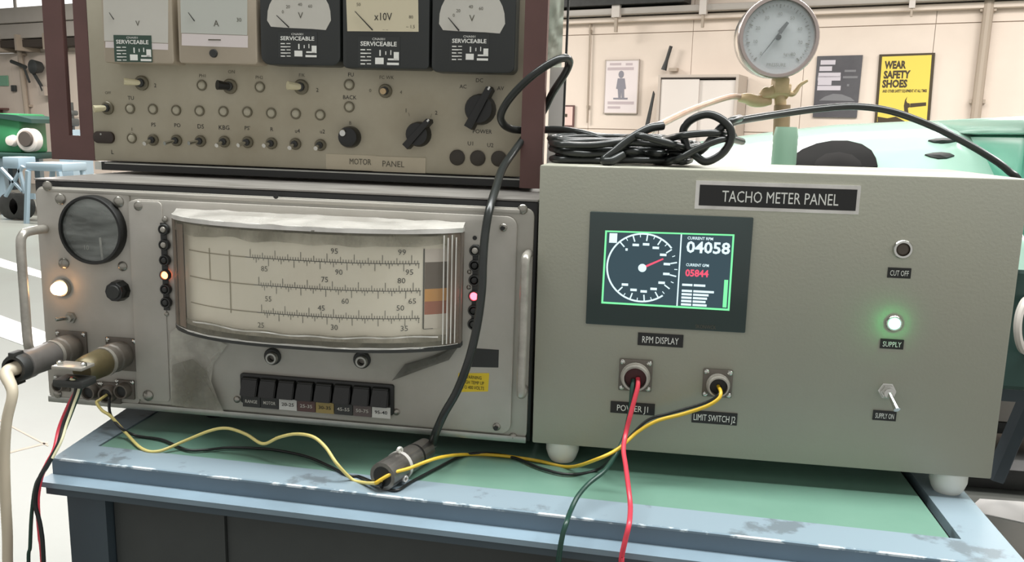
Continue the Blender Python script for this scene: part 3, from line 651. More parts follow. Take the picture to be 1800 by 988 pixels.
def sock(px, py, fl, rb, depth, name, M2):
    x, z = TP.p(px, py); o_ = MB().box(x-fl/2, x+fl/2, -.003, 0, z-fl/2, z+fl/2, .0012).build(name, m_conn, t)
    MB().ring((x, -.003, z), (0, -1, 0), rb*.78, rb, depth, 28).build('barrel', m_alloy, o_)
    MB().ring((x, -.003-depth*.35, z), (0, -1, 0), rb*.98, rb*1.08, depth*.22, 28).build('collar', m_alloy, o_)
    MB().lathe((x, -.003, z), (0, -1, 0), [(0, rb*.76), (depth*.55, rb*.76), (depth*.55, 0)], 20).build('insert', M2, o_)
    for a in (-1, 1):
        for c in (-1, 1): share('sk', screw_mb, 'screw', m_chrome, o_, (x+a*fl*.40, -.003, z+c*fl*.40), .0028)
    return x, z
mri = mat('dark_red_insert', (70, 22, 24), .5)
px_, pz_ = sock(1117, 659, .037, .0152, .014, 'power_socket', mri); lx_, lz_ = sock(1261, 673, .032, .0118, .015, 'limit_switch_socket', m_black)
x, z = TP.p(1586, 438); o = MB().ring((x, 0, z), (0, -1, 0), .0065, .0100, .004, 24).build('push_button', m_chrome, t)
MB().lathe((x, .001, z), (0, -1, 0), [(0, .0066), (.003, .0066), (.0045, .005), (.0045, 0)], 18).build('button_cap', mat('brown_button', (82, 72, 62), .4), o)
x, z = TP.p(1571, 568); o = MB().ring((x, 0, z), (0, -1, 0), .0055, .0085, .003, 24).build('supply_lamp', m_chrome, t)
MB().lathe((x, .001, z), (0, -1, 0), [(0, .0062), (.004, .0062), (.009, .0045), (.011, .002), (.0115, 0)], 18).build('lamp_lens', e_green, o)
x, z = TP.p(1559, 687); o = MB().lathe((x, 0, z), (0, -1, 0), [(0, .0095), (.001, .0095), (.0012, .0078), (.006, .0078)], 6).build('toggle_switch', m_chrome, t, 20)
MB().lathe((x, -.005, z), (0, -1, 0), [(0, .0055), (.006, .0055), (.006, 0)], 16).build('bush', m_chrome, o)
MB().tube([(x, -.009, z), (x+.003, -.020, z-.008), (x+.0045, -.026, z-.0125)], lambda k: .0022+.0014*k, 10).build('lever', m_chrome, o)

# ================================================================ LOWER LEFT INSTRUMENT
LU = Frame((-.7499, .9401, .875), -.0009, -.0075); LW, LH, LD = .63, .2848, .40
t = root('test_instrument', LU, 'silver-grey test instrument with bulging curved scale window and two handles', 'instrument')
MB().box(0, LW, .004, LD, 0, LH, .002).build('case', m_black, t)
MB().box(.001, LW-.001, .002, LD, LH, LH+.0018).build('top_cover', m_lutop, t, 0)
for x in (.2, .58): 
    for y in (.06, .34): MB().lathe((x, y, 0), (0, 0, -1), [(0, .014), (.0245-.0075*x-.0008, .012)], 14).build('foot', m_black, t)
MB().prism(rr(.0042, LW-.004, .003, LH-.0075, .01), -.0005, .005, .0008).build('front_plate', m_lu2, t)
q = LU.rect(66, 320, 238, 700); MB().prism(rr(.0055, q[1], .006, LH-.0095, .008), -.003, 0, .0008).build('left_panel', m_lu, t)
xl, xr = LU.p(241, 560)[0], LU.p(905, 560)[0]; zt = (LU.p(300, 349)[1]+LU.p(800, 378)[1])/2; zb = .011
MB().prism(rr(xl, xr, zb, zt, .012), -.006, 0, .0012).build('front_panel', m_lu, t)
MB().prism(rr(xl, LU.p(300, 600)[0], zb+.004, zt-.002, .006), -.0075, -.005, .0006).build('narrow_panel', m_lu, t)
MB().box(.02, LW-.02, -.004, 0, zt+.0035, LH-.009, .0008).build('upper_strip', m_lu, t)
MB().box(.004, LW-.004, -.004, 0, .0005, .0085, .001).build('lower_rail', m_silver, t)
FP = -.006
for px, py, r, y in ((84, 327, 8, -.003), (107, 350, 9, -.003), (209, 355, 9, -.003), (113, 463, 9, -.003), (216, 468, 8, -.003), (244, 362, 8, FP), (261, 695, 9, -.0075), (102, 692, 7, -.003), (902, 768, 8, 0), (919, 368, 9, 0), (885, 400, 7, FP), (873, 750, 7, FP)): screw(LU, px, py, r, t, y)
for px, py, r in ((484, 345, 5), (835, 418, 4), (885, 400, 4), (873, 750, 4)):
    x, z = LU.p(px, py, .006); k = r/1481*.95; MB().lathe((x, -.0045 if px == 484 else FP-.0012, z), (0, -1, 0), [(0, k), (.0006 if px < 850 else .006, k), (.0006 if px < 850 else .006, 0)], 12).build('hole_plug', m_black, t)
# round gauge
x, z = LU.p(165, 404, .006); rg = .0425
g = MB().ring((x, -.003, z), (0, -1, 0), rg*.89, rg, .012, 44).build('round_gauge', m_black, t)
MB().lathe((x, -.002, z), (0, -1, 0), [(0, rg*.9), (.004, rg*.9), (.004, 0)], 40).build('dial_face', mat('dark_gauge_dial', (84, 87, 84), .5, c2=(104, 107, 103), scale=20), g)
p0, p1 = LU.p(174, 418, .009), LU.p(179, 463, .009); d = Vector((p1[0]-p0[0], p1[1]-p0[1])).normalized(); nn = Vector((-d.y, d.x))*.0013
MB().prism([(p0[0]+nn.x, p0[1]+nn.y), (p0[0]-nn.x, p0[1]-nn.y), (p1[0]-nn.x, p1[1]-nn.y), (p1[0]+nn.x, p1[1]+nn.y)], -.0075, -.0068).build('needle', m_dial, g, 0)
txt('10', .006, *LU.p(152, 435, .007), -.0065, m_dial, g); txt('20', .005, *LU.p(128, 412, .007), -.0065, m_inkf, g)
b = MB()
for k in range(25):
    a = R(210-240*k/24); dd = Vector((math.cos(a), math.sin(a))); wv = Vector((-dd.y, dd.x))*.0004; c = Vector((x, z))
    b.prism([tuple(c+dd*rg*.74+wv), tuple(c+dd*rg*.82+wv), tuple(c+dd*rg*.82-wv), tuple(c+dd*rg*.74-wv)], -.0066, -.0060)
b.build('scale_marks', m_inkf, g, 0)
MB().lathe((x, -.0095, z), (0, -1, 0), [(0, 0), (0, rg*.9), (.0012, rg*.9), (.0012, 0)], 40).build('glass', m_dust, g)
# amber lamp, knob, toggle
x, z = LU.p(108, 506, .006); o = MB().ring((x, -.003, z), (0, -1, 0), .008, .0115, .006, 24).build('amber_lamp', m_silver, t)
MB().lathe((x, -.003, z), (0, -1, 0), [(0, .0082), (.008, .0088), (.014, .007), (.017, .003), (.0175, 0)], 20).build('lamp_lens', e_amber, o)
x, z = LU.p(212, 510, .003); o = MB().lathe((x, -.003, z), (0, -1, 0), [(0, .0135), (.012, .0125), (.014, .0115), (.014, 0)], 10).build('knob', m_blackg, t, 25)
MB().lathe((x, -.016, z), (0, -1, 0), [(0, .009), (.003, .008), (.003, 0)], 16).build('knob_cap', m_dark, o)
x, z = LU.p(126, 558, .003); o = MB().lathe((x, -.003, z), (0, -1, 0), [(0, .0075), (.004, .0075), (.004, .005), (.008, .005)], 6).build('toggle_switch', m_silver, t, 20)
MB().tube([(x, -.009, z), (x-.004, -.018, z+.001), (x-.007, -.023, z+.001)], .0024, 8).build('lever', m_chrome, o)
# indicator columns
def led(px, py, lit, par=t, r=.0068, fr=LU, yb=-.0075):
    x, z = fr.p(px, py, -yb); o_ = MB().ring((x, yb, z), (0, -1, 0), r*.66, r, .005, 18).build('indicator_lamp', m_dark, par)
    MB().lathe((x, yb+.001, z), (0, -1, 0), [(0, r*.68), (.004, r*.68), (.007, r*.45), (.008, 0)], 14).build('lamp_lens', lit or m_alloy, o_)
for py, lit in ((403, None), (430, None), (457, m_dark), (483, e_orange), (508, m_dark), (531, m_dark)): led(290+(py-403)*.03, py, lit)
for py, lit in ((440, m_alloy), (466, m_black), (492, m_black), (520, e_red), (545, m_black), (569, m_dark)): led(836-(py-440)*.025, py, lit, yb=FP)
screw(LU, 290, 386, 5, t, -.0075); 
for px, py in ((293, 552), (825, 478), (824, 505)): screw(LU, px, py, 4, t, FP)
for px, y0, y1, yb in ((290.5, 392, 545, -.0075), (835, 430, 580, FP)):
    q = LU.rect(px-5, y0, px+5, y1, -yb); MB().box(q[0], q[1], yb-.0012, yb, q[2], q[3]).build('lamp_strip', m_dark, t, 0)
# curved scale window
u0, u1 = LU.p(316, 470, .006)[0], LU.p(813, 500, .006)[0]; vb = (LU.p(320, 566, .006)[1]+LU.p(810, 604, .006)[1])/2; vt = (LU.p(318, 374, .006)[1]+LU.p(806, 408, .006)[1])/2
BU = .074
def bulge(x):
    s = abs(2*(x-u0)/(u1-u0)-1); s = min(1, s); return .016+(BU-.016)*max(0, (1-s**2.6))**.8
def shell(x0, x1, z0, z1, offo, offi, n=36):
    b = MB(); cols = []
    for i in range(n+1):
        x = x0+(x1-x0)*i/n; w = bulge(x)
        cols.append([b.b.verts.new((x, -(w+o_), z)) for o_, z in ((offo, z0), (offo, z1), (offi, z1), (offi, z0))])
    fs = []
    for A_, B2 in zip(cols, cols[1:]):
        for k in range(4): fs.append(b.b.faces.new([A_[k], A_[(k+1) % 4], B2[(k+1) % 4], B2[k]]))
    fs += [b.b.faces.new(cols[0]), b.b.faces.new(cols[-1])]; bmesh.ops.recalc_face_normals(b.b, faces=fs); return b
def cap(z0, z1, grow):
    n = 36; pts = [(u0-grow, -.004), ] + [(u0-grow+(u1-u0+2*grow)*i/n, -(bulge(u0+(u1-u0)*i/n)+grow)) for i in range(n+1)] + [(u1+grow, -.004)]
    return MB().slab(pts, z0, z1)
m_brownside = mat('brownish_side', (120, 110, 100), .5)
win = cap(vt-.002, vt+.003, .0015).build('scale_window', m_bright, t, 20)
cap(vb-.003, vb+.002, .0015).build('window_floor', m_dark, win, 20)
MB().box(u0-.001, u0+.004, -.018, -.004, vb, vt).build('window_side', m_brownside, win, 0)
MB().box(u1-.004, u1+.001, -.018, -.004, vb, vt).build('window_side', m_brownside, win, 0)
shell(u0+.001, u1-.001, vb+.002, vt-.002, 0, -.0016).build('clear_pane', m_glass, win, 60)
shell(u0+.02, u1-.012, vb+.006, vt-.006, -.008, -.010).build('scale_card', mat('scale_card', (232, 224, 205), .5, c2=(216, 206, 186), scale=9, amt=.6), win, 60)
CB = -.008
def cpt(px, py, offs=CB):
    w = BU
    for _ in range(12): x, z = LU.p(px, py, w); w = .5*w+.5*(bulge(x)+offs)
    return x, z
cb = lambda x: -(bulge(x)+CB)
def bq(b, x0, x1, z0, z1, up=.0006):
    n = max(1, int((x1-x0)/.012)); 
    for i in range(n):
        a, c = x0+(x1-x0)*i/n, x0+(x1-x0)*(i+1)/n
        b.b.faces.new([b.b.verts.new(v) for v in ((a, cb(a)-up, z0), (c, cb(c)-up, z0), (c, cb(c)-up, z1), (a, cb(a)-up, z1))])
b = MB(); bf = MB()
LINES = [((432, 453), (738, 463)), ((447, 503), (740, 510)), ((452, 552), (738, 558))]
zl = []
for (a, c) in LINES:
    xa, za = cpt(*a); xc, zc = cpt(*c); zm = cpt((a[0]+c[0])/2+20, (a[1]+c[1])/2+2.5)[1]; z = (za+zc+zm)/3; zl.append(z)
    bq(b, xa, xc, z-.0004, z+.0004); bq(bf, u0+.03, xa, z-.0006, z+.0006)
    N_ = 62
    for i in range(N_+1):
        x = xa+.006+(xc-xa-.008)*i/N_
        if i % 5 == 0: hu, hd = (.0062, .0) if i % 10 else (.0095, 0)
        else: hu, hd = .0034, 0
        bq(b, x-.0003, x+.0003, z, z+hu)
        x2 = x+.0011
        if i % 5 == 2: hd = .0055 if i % 10 == 2 else .0085
        elif i % 2: hd = .0025
        if hd: bq(b, x2-.0003, x2+.0003, z-hd, z)
x = cpt(405, 505)[0]; bq(bf, x-.0007, x+.0007, zl[2]-.004, zl[0]+.006); x = cpt(370, 500)[0]; bq(bf, x-.0006, x+.0006, zl[1], zl[0]+.006)
b.build('scale_marks', m_ink, win, 0); bf.build('guide_lines', mat('faint_print', (150, 140, 118), .6), win, 0)
for s, px, py in (('85', 465, 472), ('90', 596, 478), ('95', 720, 478), ('75', 571, 491), ('80', 706, 493), ('55', 472, 525), ('60', 607, 529), ('65', 725, 529), ('45', 565, 541), ('50', 704, 541), ('25', 459, 571), ('30', 588, 575), ('35', 711, 577), ('95', 588, 441), ('99', 707, 443)):
    x, z = cpt(px, py); txt(s, .0062, x, z, 0, m_ink if px > 480 else m_inkf, win, bend=lambda X: cb(X)-.0004)
xs0, xs1 = cpt(745, 500)[0], cpt(788, 505)[0]
b = MB(); bq(b, xs0-.0006, xs0+.0006, cpt(742, 578)[1], cpt(747, 437)[1]); bq(b, xs0, xs0+.01, cpt(742, 579)[1], cpt(742, 578)[1]); b.build('swatch_border', m_ink, win, 0)
for nm, c, ya, yb in (('swatch', (208, 196, 184), 438, 461), ('swatch', (96, 82, 72), 461, 508), ('swatch', (206, 146, 72), 508, 530), ('swatch', (164, 92, 66), 530, 553), ('swatch', (216, 206, 190), 553, 578)):
    b = MB(); bq(b, xs0+.001, xs1+.004, cpt(752, yb)[1], cpt(752, ya)[1], .0005); b.build(nm, mat('swatch_%d' % ya, c, .6), win, 0)
# tape along the window edges and torn film
def wavy(x0, x1, f0, f1, off, M, n=60, name='tape_strip'):
    b = MB()
    def g(u, v):
        x = x0+(x1-x0)*u; z0_, z1_ = f0(x), f1(x)
        return (x, -(bulge(x)+off+.0007*mnoise.noise(Vector((x*90, v*3, off*900)))), z0_+(z1_-z0_)*v)
    return b.grid(g, n, 5).build(name, M, win, 60)
nz = lambda x, s_, k: mnoise.noise(Vector((x*s_, k, .5)))
wavy(u0+.001, u1-.001, lambda x: vt-.0155+.0045*nz(x, 30, 1), lambda x: vt-.0005, .0012, m_smoke)
wavy(u0+.001, u1-.001, lambda x: vb, lambda x: vb+.0165+.003*nz(x, 26, 4), .0012, m_smoke)
wavy(u0+.001, u1-.001, lambda x: vb+.0008, lambda x: vb+.0028+.0006*nz(x, 60, 9), .0022, m_film)
wavy(u0+.04, u1-.02, lambda x: vb+.0135+.003*nz(x, 26, 4), lambda x: vb+.0150+.003*nz(x, 26, 4), .0018, m_film)
wavy(u0+.0005, u0+.010, lambda x: vb+.002, lambda x: vt-.002, .0014, m_brown, 12)
wavy(u0+.013, u0+.027, lambda x: vb+.004, lambda x: vt-.006, .0014, m_brown, 12)
wavy(u1-.012, u1-.0005, lambda x: vb+.002, lambda x: vt-.002, .0014, m_brown, 12)
for k in range(4): wavy(u1-.016+.0038*k, u1-.0148+.0038*k, lambda x: vb+.004, lambda x: vt-.004-.003*(k % 2), .0026, m_film, 3)
def fair(z0_, z1_, amp, M, x0, x1, name, seed):
    def g(u, v):
        x = x0+(x1-x0)*u; w = (bulge(x)+.0025)*(1-v)+.0068*v + amp*mnoise.noise(Vector((u*22, v*3, seed)))*(1 if 0 < v < 1 else .2)
        return (x, -w, z0_+(z1_-z0_)*v+amp*.8*mnoise.noise(Vector((u*15, v, seed+3))))
    return MB().grid(g, 48, 6).build(name, M, win, 50)
fair(vt+.003, vt+.0085, .0022, clear('fairing_film', (196, 192, 185), .45, .12, .85, 18, (1, 1, 3)), u0-.001, u1+.002, 'film_fairing', 3)
random.seed(4)
def film(pts, name, M, w):
    P = LU.poly(pts, w); b = MB(); n = len(P); cx = sum(p[0] for p in P)/n; cz = sum(p[1] for p in P)/n
    rings = [[b.b.verts.new((cx+(p[0]-cx)*k, -w-random.uniform(0, .0035)*(k > .1), cz+(p[1]-cz)*k)) for p in P] for k in (1, .7, .4)]
    c = b.b.verts.new((cx, -w-.002, cz)); 
    for A_, B2 in zip(rings, rings[1:]):
        for i in range(n): b.b.faces.new([A_[i], A_[(i+1) % n], B2[(i+1) % n], B2[i]])
    for i in range(n): b.b.faces.new([rings[-1][i], rings[-1][(i+1) % n], c])
    return b.build(name, M, t, 15)
film([(300, 585), (318, 568), (345, 582), (400, 606), (375, 640), (372, 670), (385, 700), (396, 724), (340, 716), (302, 712), (300, 650)], 'torn_film', m_tapec, .0085)
film([(305, 640), (340, 630), (362, 650), (385, 700), (394, 722), (330, 716), (303, 712)], 'torn_film', clear('grey_film', (112, 108, 94), .3, .4, .75, 40), .013)
film([(690, 668), (712, 640), (760, 625), (808, 606), (790, 632), (740, 650)], 'torn_film', clear('dark_film', (80, 78, 70), .6, .4, .85, 30), .009)
# jacks below the window
for px, py in ((480, 626), (637, 632)):
    x, z = LU.p(px, py, .006); o = MB().ring((x, FP, z), (0, -1, 0), .005, .0105, .004, 20).build('jack', m_dark, t); MB().ring((x+.001, FP-.004, z-.001), (0, -1, 0), .004, .0075, .005, 18).build('jack_ring', m_silver, o)
# push-button bank
def bank(s, k):   # along 0..1, rows: 0 top 1 mid 2 bottom
    top = (430+258*s, 656+24*s); bot = (428+262*s, 712+22*s); mid = (428+261*s, 694+20*s)
    return (top, mid, bot)[k]
q = [LU.p(*bank(0, 0), .006), LU.p(*bank(1, 0), .006), LU.p(*bank(1, 2), .006), LU.p(*bank(0, 2), .006)]
bx0, bx1 = (q[0][0]+q[3][0])/2, (q[1][0]+q[2][0])/2; bz1 = (q[0][1]+q[1][1])/2; bz0 = (q[2][1]+q[3][1])/2; bzm = bz0+(bz1-bz0)*.37
bank_o = MB().prism(rr(bx0-.003, bx1+.003, bz0+.004, bz1+.002, .003), FP-.004, FP, .0008).build('button_bank', m_black, t)
KW = (bx1-bx0)/8; KN = ('RANGE', 'MOTOR', '20-25', '25-35', '30-35', '45-55', '50-75', '95-40')
KC = [(48, 48, 46), (50, 50, 48), (206, 204, 198), (92, 66, 62), (158, 138, 82), (52, 52, 50), (96, 84, 82), (212, 210, 204)]
def key_mb():
    b = MB(); w = KW*.47; b.prism([(0, 0), (1, 0), (1, 1), (0, 1)], 0, 1); bmesh.ops.delete(b.b, geom=b.b.verts[:], context='VERTS')
    v = [b.b.verts.new(p) for p in ((-w, 0, bzm+.001), (w, 0, bzm+.001), (w, 0, bz1-.001), (-w, 0, bz1-.001), (-w*.94, -.012, bzm+.002), (w*.94, -.012, bzm+.002), (w*.94, -.005, bz1-.003), (-w*.94, -.005, bz1-.003))]
    for f_ in ((4, 5, 6, 7), (0, 1, 5, 4), (1, 2, 6, 5), (2, 3, 7, 6), (3, 0, 4, 7), (3, 2, 1, 0)): b.b.faces.new([v[i] for i in f_])
    bmesh.ops.recalc_face_normals(b.b, faces=b.b.faces[:]); bmesh.ops.bevel(b.b, geom=b.b.edges[:], offset=.001, segments=2, affect='EDGES'); return b
for i in range(8):
    cx = bx0+KW*(i+.5); share('key', key_mb, 'button_key', m_blackg, bank_o, (cx, FP-.004, 0))
    MB().box(cx-KW*.48, cx+KW*.48, FP-.0052, FP-.003, bz0, bzm-.001).build('key_label', mat('key_label_%d' % i, KC[i], .5), bank_o, 0)
    txt(KN[i], .0042, cx, (bz0+bzm)/2, FP-.0053, m_ink if i in (2, 4, 7) else m_dial, bank_o, KW*.66, bold=.01)
for px, py in ((417, 702), (697, 724)): screw(LU, px, py, 6, t, FP)
# stickers
q = LU.poly([(803, 689), (858, 688), (860, 656), (806, 656)], .006); o = MB().prism(q, FP-.0005, FP).build('yellow_sticker', mat('yellow_sticker', (224, 194, 44), .5), t, 0)
for k, s in enumerate(('WARNING', 'HIGH TEMP UP', 'TO 400 VOLTS')): txt(s, .0042, *LU.p(832, 663+k*9, .006), FP-.0006, m_ink, o, .026 if k else .02)
q = LU.poly([(828, 645), (876, 646), (877, 615), (832, 612)], .006); MB().prism(q, FP-.0006, FP).build('dark_sticker', m_dark, t, 0)
# handles
ha, hb = LU.p(82, 402, 0), LU.p(54, 622, .045); xh = (ha[0]+LU.p(45, 500, .045)[0])/2
MB().tube(spline([(ha[0], -.001, ha[1]), (ha[0], -.03, ha[1]), (ha[0], -.042, ha[1]-.004), (ha[0], -.046, ha[1]-.018), (ha[0], -.046, (ha[1]+hb[1])/2), (ha[0], -.046, hb[1]+.018), (ha[0], -.042, hb[1]+.004), (ha[0], -.03, hb[1]), (ha[0], -.001, hb[1])], 6), .0055, 12).build('handle', m_alloy, t)
ha, hb = LU.p(926, 452, .03), LU.p(913, 697, .03); x = (ha[0]+hb[0])/2
MB().tube(spline([(x, 0, ha[1]), (x, -.022, ha[1]), (x, -.03, ha[1]-.005), (x, -.032, ha[1]-.018), (x, -.032, hb[1]+.018), (x, -.03, hb[1]+.005), (x, -.022, hb[1]), (x, 0, hb[1])], 6), .005, 12).build('handle', m_alloy, t)
# lower left sockets the plugs go into
for px, py, r in ((128, 610, .017), (216, 622, .017), (112, 674, .008), (196, 690, .011), (222, 684, .010), (165, 686, .010)):
    x, z = LU.p(px, py, .003)
    o = MB().box(x-r*1.25, x+r*1.25, -.006, -.003, z-r*1.25, z+r*1.25, .001).build('panel_socket', m_conn, t)
    MB().ring((x, -.006, z), (0, -1, 0), r*.7, r, .010, 22).build('barrel', m_conn, o)
    MB().lathe((x, -.006, z), (0, -1, 0), [(0, r*.7), (.006, r*.7), (.006, 0)], 16).build('insert', m_dark, o)
    for a_ in (-1, 1): share('sk', screw_mb, 'screw', m_chrome, o, (x+a_*r*1.05, -.006, z+r*1.05), .0028)

# ================================================================ UPPER METER UNIT
UI = Frame((-.768, 1.09, 1.1785), -.0009, -.0075)
t = root('meter_unit', UI, 'beige meter panel unit with five meters in a maroon frame, on the test instrument', 'instrument')
UW = UI.p(922, 200)[0]-UI.p(162, 200)[0]; ux0 = UI.p(162, 200)[0]; ux1 = UI.p(922, 200)[0]; UH = .29
zb = .0
MB().box(ux0, ux1, 0, .006, zb, UH, .0015).build('panel', m_ui, t)
MB().box(ux0+.006, ux1-.006, .006, .22, zb+.004, UH-.004).build('case', m_dark, t, 0)
MB().box(ux0+.014, ux1+.01, -.006, .2, -.0125, zb-.001).build('base_plinth', m_black, t, 0)
MB().box(ux0+.02, ux1-.002, -.0075, -.005, -.0035, -.0018).build('base_trim', m_silver, t, 0)
q = UI.rect(167, 290, 181, 302, .0); MB().box(q[0], q[1], .0, .02, -.0125, -.0015).build('packing_block', m_nylon, t, 0)
# maroon frames
lx0, lx1 = UI.p(82, 150)[0], ux0-.0005; s0, s1 = UI.p(115, 150)[0], UI.p(135, 150)[0]; sz = UI.p(125, 238)[1]; fz = UI.p(125, 281)[1]
b = MB(); b.box(lx0, s0, .001, .009, fz, UH+.02).box(s1, lx1, .001, .009, sz, UH+.02).box(s0, lx1, .001, .009, fz, sz); b.build('side_frame', m_maroon, t, 0)
rx0, rx1 = ux1+.0005, UI.p(961, 200)[0]
b = MB(); b.box(rx0, rx1, -.028, -.012, -.012, UH+.02); b.build('side_frame', m_maroon, t, 0)
b = MB(); b.box(rx0, rx0+.012, -.012, .02, UH-.05, UH+.02).box(rx0, rx0+.012, -.012, .02, -.012, .004); b.build('frame_spacer', m_maroon, t, 0)
q = UI.rect(965, 0, 992, 240, -.05); 
MB().box(UI.p(989, 200, -.05)[0], UI.p(992.5, 200, -.05)[0], .05, .056, .0, UH+.02).build('thin_upright', m_dark, t, 0)
MB().box(UI.p(964, 200, -.05)[0], UI.p(989, 200, -.05)[0], .05, .058, .0, UI.p(975, 118, -.05)[1]).build('rear_plate', mat('pale_grey_plate', (222, 218, 214), .5), t, 0)
random.seed(9); xa, xb, za, zc = UI.p(963, 60, -.045)[0], UI.p(989, 60, -.045)[0], UI.p(975, 118, -.045)[1], UH+.02
MB().grid(lambda u, v: (xa+(xb-xa)*u, .047+.003*mnoise.noise(Vector((u*3, v*14, 2))), za+(zc-za)*v), 6, 30).build('plastic_wrap', mat('crumpled_pale_plastic', (236, 238, 222), .2, c2=(160, 180, 164), scale=26, amt=.8, stretch=(1, 1, .4)), t, 60)
# small fittings
def lamp(px, py, r=.0072):
    x, z = UI.p(px, py); o_ = share('ulampring%g' % r, lambda: MB().ring((0, 0, 0), (0, -1, 0), r*.72, r, .0022, 18), 'indicator_lamp', m_uibez2, t, (x, 0, z))
    share('ulens%g' % r, lambda: MB().lathe((0, 0.0005, 0), (0, -1, 0), [(0, r*.74), (.002, r*.74), (.0038, r*.45), (.0042, 0)], 14), 'lamp_lens', m_lens, o_, (0, 0, 0))
m_uibez2 = mat('dull_ring', (112, 106, 88), .45, .3)
for px, py in ((229, 191), (269, 192), (310, 194), (351, 195), (393, 196), (435, 197), (477, 199), (520, 200), (563, 202), (232, 243), (355, 150), (457, 153), (614, 149), (614, 188)): lamp(px, py)
def toggle(px, py, dx, dz, M=m_chrome, r=.0078, lr=.0021, ln=.016, dirty=True):
    x, z = UI.p(px, py); o_ = MB().ring((x, 0, z), (0, -1, 0), r*.45, r, .004, 18).build('toggle_switch', m_uibez2, t)
    MB().lathe((x, -.001, z), (0, -1, 0), [(0, r*.62), (.006, r*.58), (.007, 0)], 8).build('bush', m_dark if dirty else M, o_)
    MB().tube([(x, -.005, z), (x+dx*.5, -.005-ln*.5, z+dz*.5), (x+dx, -.005-ln, z+dz)], lambda k: lr*(1+.35*k), 10).build('lever', M, o_)
for i, (px, py) in enumerate(((270, 246), (311, 247), (353, 248), (395, 249), (436, 250), (478, 252), (520, 253), (564, 255))): toggle(px, py, (-.001, -.006, -.006, -.001, -.004, -.002, .0, .001)[i], -.005+.001*(i % 3))
toggle(250, 146, -.016, .001, m_cream, .010, .0036, .012); toggle(530, 153, -.012, .001, m_cream, .010, .0042, .012); toggle(190, 190, -.010, -.002, m_cream, .009, .0036, .012); toggle(678, 160, .001, -.001, m_brass, .009, .003, .01)
toggle(405, 152, -.010, .001, m_black, .010, .0048, .012)
def knob(px, py, r, ang, name='pointer_knob', h=.018, w=.011):
    x, z = UI.p(px, py, .006); o_ = MB().lathe((x, 0, z), (0, -1, 0), [(0, r), (h*.6, r*.94), (h*.8, r*.86), (h*.8, 0)], 22).build(name, m_black, t)
    ca, sa = math.cos(ang), math.sin(ang)
    if w:
        pts = [(-r*1.35, -r*.28), (r*1.45, -r*.22), (r*1.6, 0), (r*1.45, r*.22), (-r*1.35, r*.28)]
        MB().prism([(x+a*ca-c*sa, z+a*sa+c*ca) for a, c in pts], -h, 0, .001).build('pointer', m_black, o_)
        a0 = r*1.35; MB().prism([(x+a*ca-c*sa, z+a*sa+c*ca) for a, c in ((a0, -.0012), (a0+r*.22, -.0012), (a0+r*.22, .0012), (a0, .0012))], -h-.0004, -h+.001).build('pointer_mark', m_chrome, o_, 0)
    return o_
knob(735, 236, .0165, R(48)); knob(844, 192, .0200, R(62), h=.022)
x, z = UI.p(614, 241, .006); o = MB().lathe((x, 0, z), (0, -1, 0), [(0, .0145), (.010, .0140), (.014, .0125), (.0155, .009), (.0155, 0)], 26).build('round_knob', m_blackg, t)
MB().lathe((x-.005, -.0155, z+.005), (0, -1, 0), [(0, .005), (.003, .004), (.0035, 0)], 14).build('knob_tip', m_chrome, o)
for px, py in ((804, 277), (840, 278), (877, 279)):
    x, z = UI.p(px, py); MB().lathe((x, 0, z), (0, -1, 0), [(0, .0102), (.002, .0102), (.003, .0085), (.003, 0)], 20).build('socket_hole', mat('olive_black', (48, 42, 32), .45), t)
x0, x1, z0, z1 = UI.rect(166, 231, 202, 252); o = MB().prism(rr(x0, x1, z0, z1, .0075), -.004, 0, .001).build('oval_socket', mat('dark_brown_bakelite', (48, 36, 28), .35), t)
MB().lathe((UI.p(180, 236)[0], -.004, UI.p(180, 236)[1]), (0, -1, 0), [(0, .0015), (.001, 0)], 8).build('pin', m_silver, o)
plate(UI, 573, 272, 660, 299, 'masking_tape', m_tape, t, -.0006, 0); o, q = plate(UI, 655, 276, 748, 303, 'masking_tape', m_tape, t, -.0009, 0)
txt('MOTOR', .008, *UI.p(634, 284), -.001, m_inkf, t, .03); txt('PANEL', .008, *UI.p(692, 288), -.001, m_inkf, t, .03)
for s, px, py, h in (('TU', 230, 172, 7), ('1', 232, 227, 6), ('PS', 270, 219, 7), ('PO', 312, 220, 7), ('DS', 353, 222, 8), ('KBG', 394, 224, 8), ("PS'", 435, 225, 7), ('R', 478, 227, 7), ('u4', 523, 230, 7), ('u2', 567, 231, 7), ('PH1', 356, 133, 6), ('ON', 407, 126, 6), ('PH2', 456, 136, 6), ('F/K', 531, 132, 6), ('2', 558, 158, 7), ('2', 273, 150, 7), ('FU', 617, 131, 7), ('BACK', 615, 171, 7), ('FC WK', 680, 136, 6), ('0', 651, 159, 6), ('4', 705, 162, 6), ('1', 714, 194, 7), ('2', 767, 198, 7), ('AC', 814, 152, 6.6), ('DC', 843, 141, 6.6), ('AV', 880, 155, 6.6), ('POWER', 848, 231, 7), ('U1', 827, 252, 7), ('U2', 862, 255, 7), ('OFF', 190, 163, 5), ('L', 198, 267, 8), ('=B', 736, 280, 6), ('B', 616, 216, 6), ('\\', 719, 201, 6), ('/', 758, 203, 6)):
    x, z = UI.p(px, py); txt(s, h/FPX*1.12, x, z, 0, m_inkf if h < 6.5 else m_ink, t)
